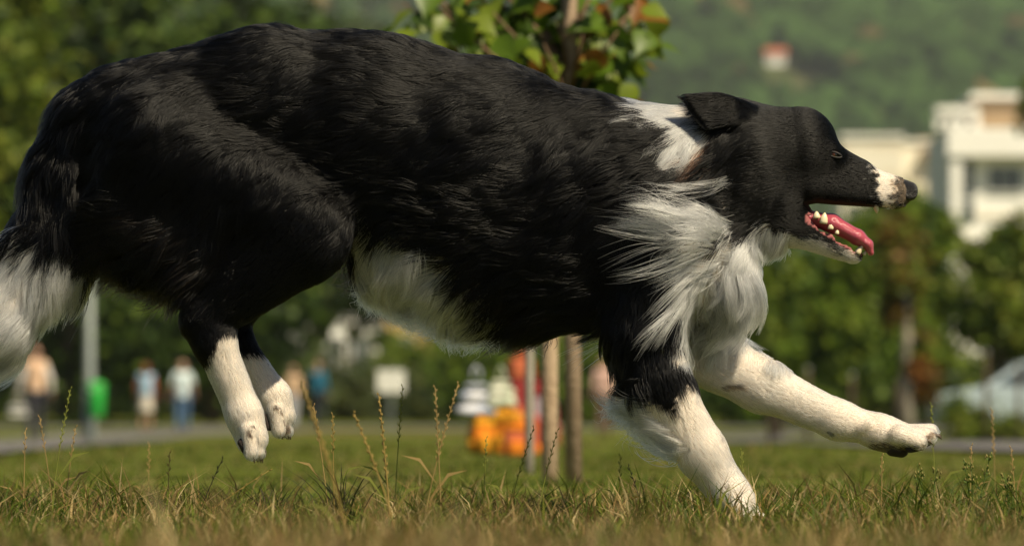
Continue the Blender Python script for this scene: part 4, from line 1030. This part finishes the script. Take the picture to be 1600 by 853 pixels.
sdf_part('tongue', [Prim('t', (1262,340,0), (1300,349,0), 12, 14, 1.6, 8), Prim('t', (1300,349,0), (1340,371,0), 14, 12, 1.65, 8), Prim('t', (1340,371,0), (1356,382,0), 12, 8, 1.9, 6), Prim('t', (1356,382,0), (1361,395,0), 7.5, 5, 2.3, 6)], 1.8, m_tongue, (lambda x, y, d: Prim('g', (1280,333,0), (1350,364,0), 3, 2.4, 1).dist(x, y, d),))
def tooth(x, y, d, dx, dy, r, dd=0.0, parent=dog, blunt=False):
    n = 7; b = MB(); A = np.array((x, y, d)); t = np.array((dx, dy, dd))
    P5 = [A - t * .25, A, A + t * .4, A + t * .75, A + t * 1.0]
    v = [tuple(q) for q in px2w(np.array(P5))]
    b.tube(v, [r * S * q for q in ((1, 1.1, .92, .58, .14) if blunt else (1, 1.05, .85, .5, .12))], n)
    return b.build('tooth', m_tooth, parent)
for s in (-1, 1):
    k = 1 if s < 0 else .9
    for (x, y, dx, dy, r, w) in ((1275,340,0,-9,5.6,25.5), (1286,347,2,-14,6.4,24), (1297,357,1,-9,4.6,22), (1307,365,1,-6,3.4,19),
                                 (1341,394,8,-12,4.6,9.5), (1351,397,2,-5,2.6,5)):
        tooth(x, y, w * s, dx, dy, r, blunt=x < 1330)
    tooth(1369, 324, 13 * s, 2, 9, 3.4)
# eyes
m_iris = mat('iris', (.055, .018, .005), rough=.12, spec=.5); m_pupil = mat('pupil', (.004, .004, .004), rough=.08, spec=.8)
m_lid = mat('eyelid', (.008, .006, .006), rough=.5)
def surf_d(px, py, sgn):
    ds = np.arange(0, 150, .5) * sgn; g = gsample(np.stack([np.full(300, px), np.full(300, py), ds], 1))
    return ds[np.nonzero(g < 0)[0].max()]
for s in (-1, 1):
    d = surf_d(1302, 243, s)
    c = np.array((1302, 243.5, d - 4.5 * s)); r = 7.0
    ball = lathe('eye', [(1e-4, -r*S)] + [(r*S*math.sin(a), -r*S*math.cos(a)) for a in np.linspace(.2, 2.94, 12)] + [(1e-4, r*S)], m_iris, dog, 20)
    axis = Vector((.55, s * .82, .02)).normalized(); ball.location = px2w(c); ball.rotation_euler = axis.to_track_quat('Z', 'Y').to_euler()
    lathe('pupil', [(1e-4, r*S*1.03), (r*S*.26, r*S*1.0), (r*S*.42, r*S*.93), (r*S*.44, r*S*.88)], m_pupil, ball, 16)
    lid = MB()
    for up in (1, -1):
        arc = [(c[0] + 11.5 * math.cos(a), c[1] - up * 3.9 * math.sin(a) + .25 * 11.5 * math.cos(a) * 1, d + s * (2.2 * math.sin(a)) - 1.5 * s + s*-.20*11.5*math.cos(a)*-0) for a in np.linspace(0, math.pi, 9)]
        lid.tube([tuple(q) for q in px2w(np.array(arc))], [S * 2.0] * 9, 6)
    lid.build('eyelid', m_lid, dog)
# pads and claws
def pad(a, b, r0, r1, ds=1.0): sdf_part('paw_pad', [Prim('p', a, b, r0, r1, ds)], 2.2, m_pad, pad=4)
pad((1398,702,56), (1412,704,56), 11, 11, 1.8)
for o, e, f in ((-25,-12,8), (-9,4,0), (9,5,-3), (25,-4,-2)): pad((1436+e,691+f,56+o*1.1), (1447+e,690+f,56+o*1.12), 8.5, 7.5)
pad((1300,672,46), (1304,677,45), 8, 6); pad((383,680,-60), (390,694,-60), 10, 9, 1.8); pad((407,632,58), (412,645,58), 10, 9, 1.7)
for o, e in ((-24,-7), (-8,2), (9,4), (24,-4)): pad((389+e,691,-60+o*1.05), (396+e,704,-60+o*1.05), 7, 7)
for o, e in ((-22,-9), (-8,0), (8,2), (22,-4)): pad((419+e,652,58+o*1.1), (424+e,667,58+o*1.12), 7, 6.5)
def claw(a, b, r):
    a = np.array(a, float); b = np.array(b, float); m_ = (a + b) / 2 + np.array((1.0, -1.2, 0))
    MB().tube([tuple(q) for q in px2w(np.array([a, m_, b]))], [r * S, r * S * .75, r * S * .15], 7).build('claw', m_claw, dog)
for o, e, f in ((-25,-12,8), (-9,4,0), (9,5,-3), (25,-4,-2)): claw((1459+e,679+f,56+o*1.12), (1471+e,686+f,56+o*1.14), 3.2)
for o, e in ((-24,-7), (-8,2), (9,4), (24,-4)): claw((404+e,711,-60+o*1.15), (409+e,723,-60+o*1.17), 3)
for o, e in ((-22,-9), (-8,0), (8,2), (22,-4)): claw((445+e,677,58+o*1.15), (450+e,687,58+o*1.16), 2.8)
for o, e in ((-25,-8), (-9,3), (9,4), (25,-6)): claw((1190+e,813,-60+o*1.1), (1202+e,820,-60+o*1.12), 3.2)
# ------------------------------------------------------------------ grass
m_grass = mat('grass_blades', attr='coat', rough=.6, spec=.2, translucent=.4)
GREEN = np.array([(.078,.115,.011), (.105,.14,.013), (.052,.085,.010), (.135,.15,.018)]); DRY = np.array([(.34,.24,.10), (.26,.16,.06), (.44,.34,.17), (.20,.14,.05)])
def blades(name, label, n, xf, yr, hrange, wr, dryf, seed, tuft=6, lean=.5, zoff=0, sel=None):
    r = np.random.default_rng(seed); nt = n // tuft
    ty = yr[0] + (yr[1] - yr[0]) * r.random(nt); half = xf(ty); tx = (r.random(nt) * 2 - 1) * half
    if sel is not None:
        k = sel(tx, ty); tx, ty = tx[k], ty[k]; nt = len(tx)
    n = nt * tuft; ti = np.repeat(np.arange(nt), tuft)
    sp = .018
    x = tx[ti] + r.normal(size=n) * sp; y = ty[ti] + r.normal(size=n) * sp
    P2 = np.stack([tx, ty, tx * 0], 1); hs = 1 + .65 * snoise(P2, .33, seed + 1)
    h = (hrange[0] + (hrange[1] - hrange[0]) * r.random(n) ** 1.6) * np.clip(hs, .4, 1.8)[ti]
    w = wr * (.6 + .8 * r.random(n)); a = r.random(n) * 6.283; L = lean * (.3 + r.random(n))
    dx, dy = np.cos(a), np.sin(a); b = r.random(n) * 6.283; wx_, wy_ = np.cos(b) * w, np.sin(b) * w * .6
    z = terrain(x, y) + zoff - .008
    f = lambda t, c: (x + dx * h * L * t * t, y + dy * h * L * t * t, z + h * t * (1 - .28 * L * t))
    p1, p2, p3 = f(0, 0), f(.55, 0), f(1., 0)
    V = np.stack([np.stack([p1[0]-wx_, p1[1]-wy_, p1[2]], 1), np.stack([p1[0]+wx_, p1[1]+wy_, p1[2]], 1), np.stack([p2[0]+wx_*.75, p2[1]+wy_*.75, p2[2]], 1), np.stack([p2[0]-wx_*.75, p2[1]-wy_*.75, p2[2]], 1), np.stack(p3, 1)], 1)
    i = np.arange(n)[:, None] * 5; Fq = np.concatenate([i + np.array([[0, 1, 2]]), i + np.array([[0, 2, 3]]), i + np.array([[3, 2, 4]])])
    df = np.clip(dryf(tx, ty) + .38 * snoise(P2, .5, seed + 2), 0, 1)[ti]; dry = r.random(n) < df
    C = np.where(dry[:, None], DRY[r.integers(0, 4, n)], GREEN[r.integers(0, 4, n)]) * (.7 + .6 * r.random((n, 1)))
    o = link(name, np_mesh(name, V.reshape(-1, 3), Fq, False, np.repeat(C, 5, 0)), m_grass)
    return tag(o, label, 'grass', kind='stuff')
wedge = lambda y: .25 + (y + D0) * .115
blades('meadow_grass', 'short mixed green and straw coloured grass under the dog', 30000, wedge, (-1.0, 1.3), (.010, .056), .0013, lambda x, y: .40 + 0 * x, 51, 9, .85)
blades('near_grass', 'low grass just in front of the dog', 16000, wedge, (-3.0, -1.0), (.008, .034), .0013, lambda x, y: .55 + 0 * x, 55, 8, .7)
blades('foreground_grass', 'dry brownish grass blurred in front of the dog', 20000, wedge, (-4.7, -3.0), (.022, .068), .0013, lambda x, y: .74 + 0 * x, 52, 8, .6)
blades('lawn_grass', 'short green lawn behind the dog', 46000, wedge, (1.3, 16), (.008, .022), .0024, lambda x, y: np.clip(.16 + .02 * (x > .6), 0, 1), 53, 8, .6)
blades('far_lawn_grass', 'green lawn reaching back to the path', 26000, wedge, (16, 60), (.012, .035), .006, lambda x, y: .16 + 0 * x, 54, 6, .6, sel=lambda x, y: (x > -2.2 - (y - 17) * .032) & ~((x > 1.6) & (x < 3.6)))
# taller dark tufts near the hind paws and elsewhere
def tuft(label, px, Y, n, h, spread, cols, seed, name='grass_tuft', wr=.0011):
    r = np.random.default_rng(seed); p = at(px, 700, Y); V = []; Fq = []; C = []
    for i in range(n):
        a = r.random() * 6.283; bx_, by_ = r.normal(size=2) * spread * .17; hh = h * (.45 + .6 * r.random()); L = .25 + .7 * r.random(); w = wr * (.7 + .6 * r.random()); ca, sa = math.cos(a), math.sin(a); b = r.random() * 6.28
        c = cols[r.integers(0, len(cols))]; o = len(V)
        for k in range(5):
            t = k / 4.; q = (bx_ + ca * L * hh * t * t, by_ + sa * L * hh * t * t, hh * t * (1 - .2 * L * t) - .008); ww = w * (1 - t) ** .6 + .00012
            V += [(q[0] - math.cos(b) * ww, q[1] - math.sin(b) * ww, q[2]), (q[0] + math.cos(b) * ww, q[1] + math.sin(b) * ww, q[2])]; C += [c, c]
        Fq += [(o + 2*k, o + 2*k+1, o + 2*k+3, o + 2*k+2) for k in range(4)]
    o = link(name, np_mesh(name, V, np.array(Fq), False, np.array(C)), m_grass, None, (p.x, Y, 0))
    return tag(o, label, 'grass', 'grass tufts')
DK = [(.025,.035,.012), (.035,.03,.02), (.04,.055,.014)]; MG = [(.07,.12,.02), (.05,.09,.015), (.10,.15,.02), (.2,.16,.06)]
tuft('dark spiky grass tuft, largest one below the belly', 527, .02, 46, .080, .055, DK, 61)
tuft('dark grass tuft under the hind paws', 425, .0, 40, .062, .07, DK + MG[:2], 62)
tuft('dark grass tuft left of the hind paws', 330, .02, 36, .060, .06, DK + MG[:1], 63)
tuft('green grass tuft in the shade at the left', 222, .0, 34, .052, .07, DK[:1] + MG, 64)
tuft('fresh green tuft below the tall seed stalk at the far left', 118, -.02, 36, .050, .08, MG, 65)
tuft('green tuft at the lower left corner', 40, .03, 34, .048, .07, MG, 66)
tuft('sparse green tuft left of the tree stakes', 720, .04, 22, .055, .08, MG + DK[:1], 67)
tuft('green tuft in front of the tree stakes', 880, .05, 24, .050, .08, MG, 68)
tuft('green tuft right of the planted forepaw', 1260, .15, 28, .052, .09, MG, 69)
tuft('bright green tuft under the stretched paw', 1400, .05, 34, .055, .07, MG, 70)
tuft('green tuft near the lower right corner', 1530, .05, 36, .055, .09, MG, 71)
# seed stalks, one thing each
m_st = {'straw': mat('straw_stalk', (.38, .26, .10), rough=.7, translucent=.25), 'green': mat('green_stalk', (.24, .26, .05), rough=.7, translucent=.3), 'dark': mat('dark_stalk', (.06, .05, .04), rough=.7), 'gold': mat('gold_stalk', (.34, .24, .07), rough=.7, translucent=.3)}
def stalk(label, px0, px1, py1, Y, kind, head=.35, w=.0007, seed=0, curve=0.0):
    r = random.Random(seed * 7 + 3); b = at(px0, 668, Y); b.z = -.01; e = at(px1, py1, Y)
    t = empty('seed_stalk', (b.x, Y, 0), label, 'grass stalk', 'grass stalks gone to seed'); d = e - b; n = 9
    P = [Vector((d.x * (k / n) ** 1.3 + curve * math.sin(math.pi * k / n), r.uniform(-.002, .002), -.01 + d.z * k / n)) for k in range(n + 1)]
    MB().tube(P, [w * (1 - .45 * k / n) for k in range(n + 1)], 6).build('stem', m_st[kind], t)
    hd = MB(); m_ = max(4, int(head * d.z / .0042))
    for i in range(m_):
        u = 1 - head * (1 - i / max(1, m_ - 1)); k = min(n - 1e-6, u * n); k0 = int(k); q = P[k0].lerp(P[k0 + 1], k - k0); dirn_ = (P[k0 + 1] - P[k0]).normalized()
        s = 1 if i % 2 else -1; o = Vector((s * .6, r.uniform(-.6, .6), .1)).normalized(); L = .0062 * (1.05 - .4 * (u - 1 + head) / head)
        tip = q + (dirn_ * .85 + o * .45) * L
        hd.tube([q, q.lerp(tip, .45) + o * .0006, tip], [.0003, .00085 * w / .00085, .0002], 5)
    hd.build('seed_head', m_st[kind], t)
    if d.z > .08:
        g = r.uniform(.2, .4); k0 = int(g * n); q = P[k0]; s = r.choice((-1, 1)); L = d.z * .35
        lf = MB(); lf.quad(q + Vector((0, 0, -.001)), q + Vector((s * L * .4, -.004, L * .5)), q + Vector((s * L * .75, -.006, L * .62)), q + Vector((s * L * .38, -.004, L * .56))); lf.build('leaf', m_st['green' if kind != 'straw' else 'straw'], t, sm=False)
for i, a in enumerate((
    ('tall green seed stalk at the left, before the lamp post', 78, 110, 608, 0, 'green', .42), ('straw stalk leaning beside the tall green one', 100, 118, 668, .35, 'straw', .3), ('short straw stalk at the far left', 36, 40, 672, -.05, 'straw', .25), ('straw stalk between the lamp post and the red haired person', 84, 62, 652, .4, 'straw', .3),
    ('blurred pale stalk left of the red haired person', 232, 233, 694, .9, 'straw', .4), ('thin straw stalk below the walkers', 262, 265, 708, .03, 'straw', .3), ('dark crooked stalk left of the hind paws', 308, 348, 716, 0, 'dark', .3), ('straw stalk bowed below the hind paw', 300, 420, 735, -.3, 'gold', .4),
    ('thick blurred golden stalk leaning beside the hind paws', 548, 472, 600, -1.7, 'gold', .5, .0012), ('thin straw stalk right of the hind paws', 515, 490, 634, .02, 'straw', .3), ('short golden stalk under the teal shirt', 522, 520, 648, .02, 'gold', .35), ('golden zigzag stalk left of the white sign', 610, 592, 618, -.5, 'gold', .6, .0011), ('golden stalk leaning left of the white sign', 620, 553, 646, -.9, 'gold', .45, .0011),
    ('slim green stalk in front of the white sign', 616, 629, 604, .1, 'green', .4), ('straw stalk leaning right between sign and bags', 660, 716, 600, -.6, 'straw', .5), ('straw stalk crossing the leaning one', 690, 680, 606, -.6, 'straw', .45), ('green stalk left of the orange bags', 755, 760, 684, .3, 'green', .35), ('green seed stalk leaning over the bags', 792, 834, 668, .05, 'green', .5), ('slim dark seed stalk before the stakes', 838, 871, 672, 0, 'green', .4),
    ('short green stalk left of the planted foreleg', 968, 969, 712, 0, 'green', .35), ('dark stalk leaning left of the planted foreleg', 1010, 982, 728, 0, 'dark', .35), ('orange straw stalk right of the planted foreleg', 1166, 1143, 716, .05, 'gold', .35), ('short green stalk right of the planted foreleg', 1160, 1159, 704, 0, 'green', .35), ('thin pale stalk below the stretched foreleg', 1377, 1378, 712, 0, 'straw', .3), ('green stalk behind the stretched paw', 1462, 1455, 632, .6, 'green', .4), ('blurred straw stalk right of the stretched paw', 1556, 1550, 640, 1.1, 'straw', .45), ('brown stalk near the right edge', 1515, 1518, 696, .3, 'straw', .3), ('straw stalk at the right edge', 1588, 1580, 700, .2, 'straw', .35))):
    stalk(*a, seed=i)
# small leafy weed and a yellow flower
m_weed = mat('weed_leaf', (.10, .15, .03), rough=.6, translucent=.35); m_bud = mat('weed_bud', (.20, .17, .05), rough=.8)
def weed(label, px, py, Y, seed):
    r = random.Random(seed); b = at(px, 700, Y); t = empty('wild_weed', (b.x, Y, 0), label, 'plant', 'leafy weeds'); H = at(px, py, Y).z
    for s in range(3):
        a = r.uniform(-.25, .25); h = H * r.uniform(.7, 1); P = [Vector((a * h * k / 5, r.uniform(-.01, .01) * k / 5, h * k / 5 - .01)) for k in range(6)]
        MB().tube(P, [.0011 - .00014 * k for k in range(6)], 6).build('stem', m_weed, t)
        lf = MB(); bd = MB()
        for k in range(26):
            u = r.uniform(.1, .95); q = P[int(u * 5)].lerp(P[min(5, int(u * 5) + 1)], u * 5 % 1); ang = r.uniform(0, 6.28); L = r.uniform(.008, .018) * (1.2 - u * .7)
            dv = Vector((math.cos(ang), math.sin(ang), r.uniform(.1, .9))).normalized(); sd = dv.cross(Vector((0, 0, 1))).normalized() * L * .22
            lf.quad(q, q + dv * L * .5 + sd, q + dv * L, q + dv * L * .5 - sd)
            if u > .6: e = q + dv * L * .6; bd.tube([e, e + Vector((0, 0, .002)), e + Vector((0, 0, .004))], [.0005, .0011, .0003], 5)
        lf.build('leaves', m_weed, t, sm=False); bd.build('buds', m_bud, t)
weed('leafy weed with small buds under the stretched paw', 1452, 705, .02, 1); weed('leafy weed with buds right of the stretched paw', 1522, 690, .1, 2); weed('smaller weed beside the lower right tuft', 1580, 712, .12, 3)
m_pet = mat('yellow_petal', (.80, .42, .01), rough=.6, translucent=.3)
b = at(989, 700, 0); fl = empty('yellow_wildflower', (b.x, 0, 0), 'small orange yellow flower in the grass left of the planted paw', 'flower'); fz = at(989, 780, 0).z
MB().tube([(0, 0, -.01), (.002, 0, fz * .6), (0, 0, fz)], [.0009, .0008, .0007], 6).build('stem', m_weed, fl)
for k in range(11):
    a = 2 * math.pi * k / 11; c, s_ = math.cos(a), math.sin(a)
    MB().quad((0, 0, fz), (c*.005 - s_*.0018, s_*.005 + c*.0018, fz + .003), (c*.0095, s_*.0095, fz + .0045), (c*.005 + s_*.0018, s_*.005 - c*.0018, fz + .003)).build('petal', m_pet, fl, sm=False)
lathe('flower_centre', [(.002, fz), (.0032, fz + .002), (.002, fz + .0035), (.0002, fz + .004)], mat('flower_eye', (.55, .22, .01), rough=.8), fl, 10)
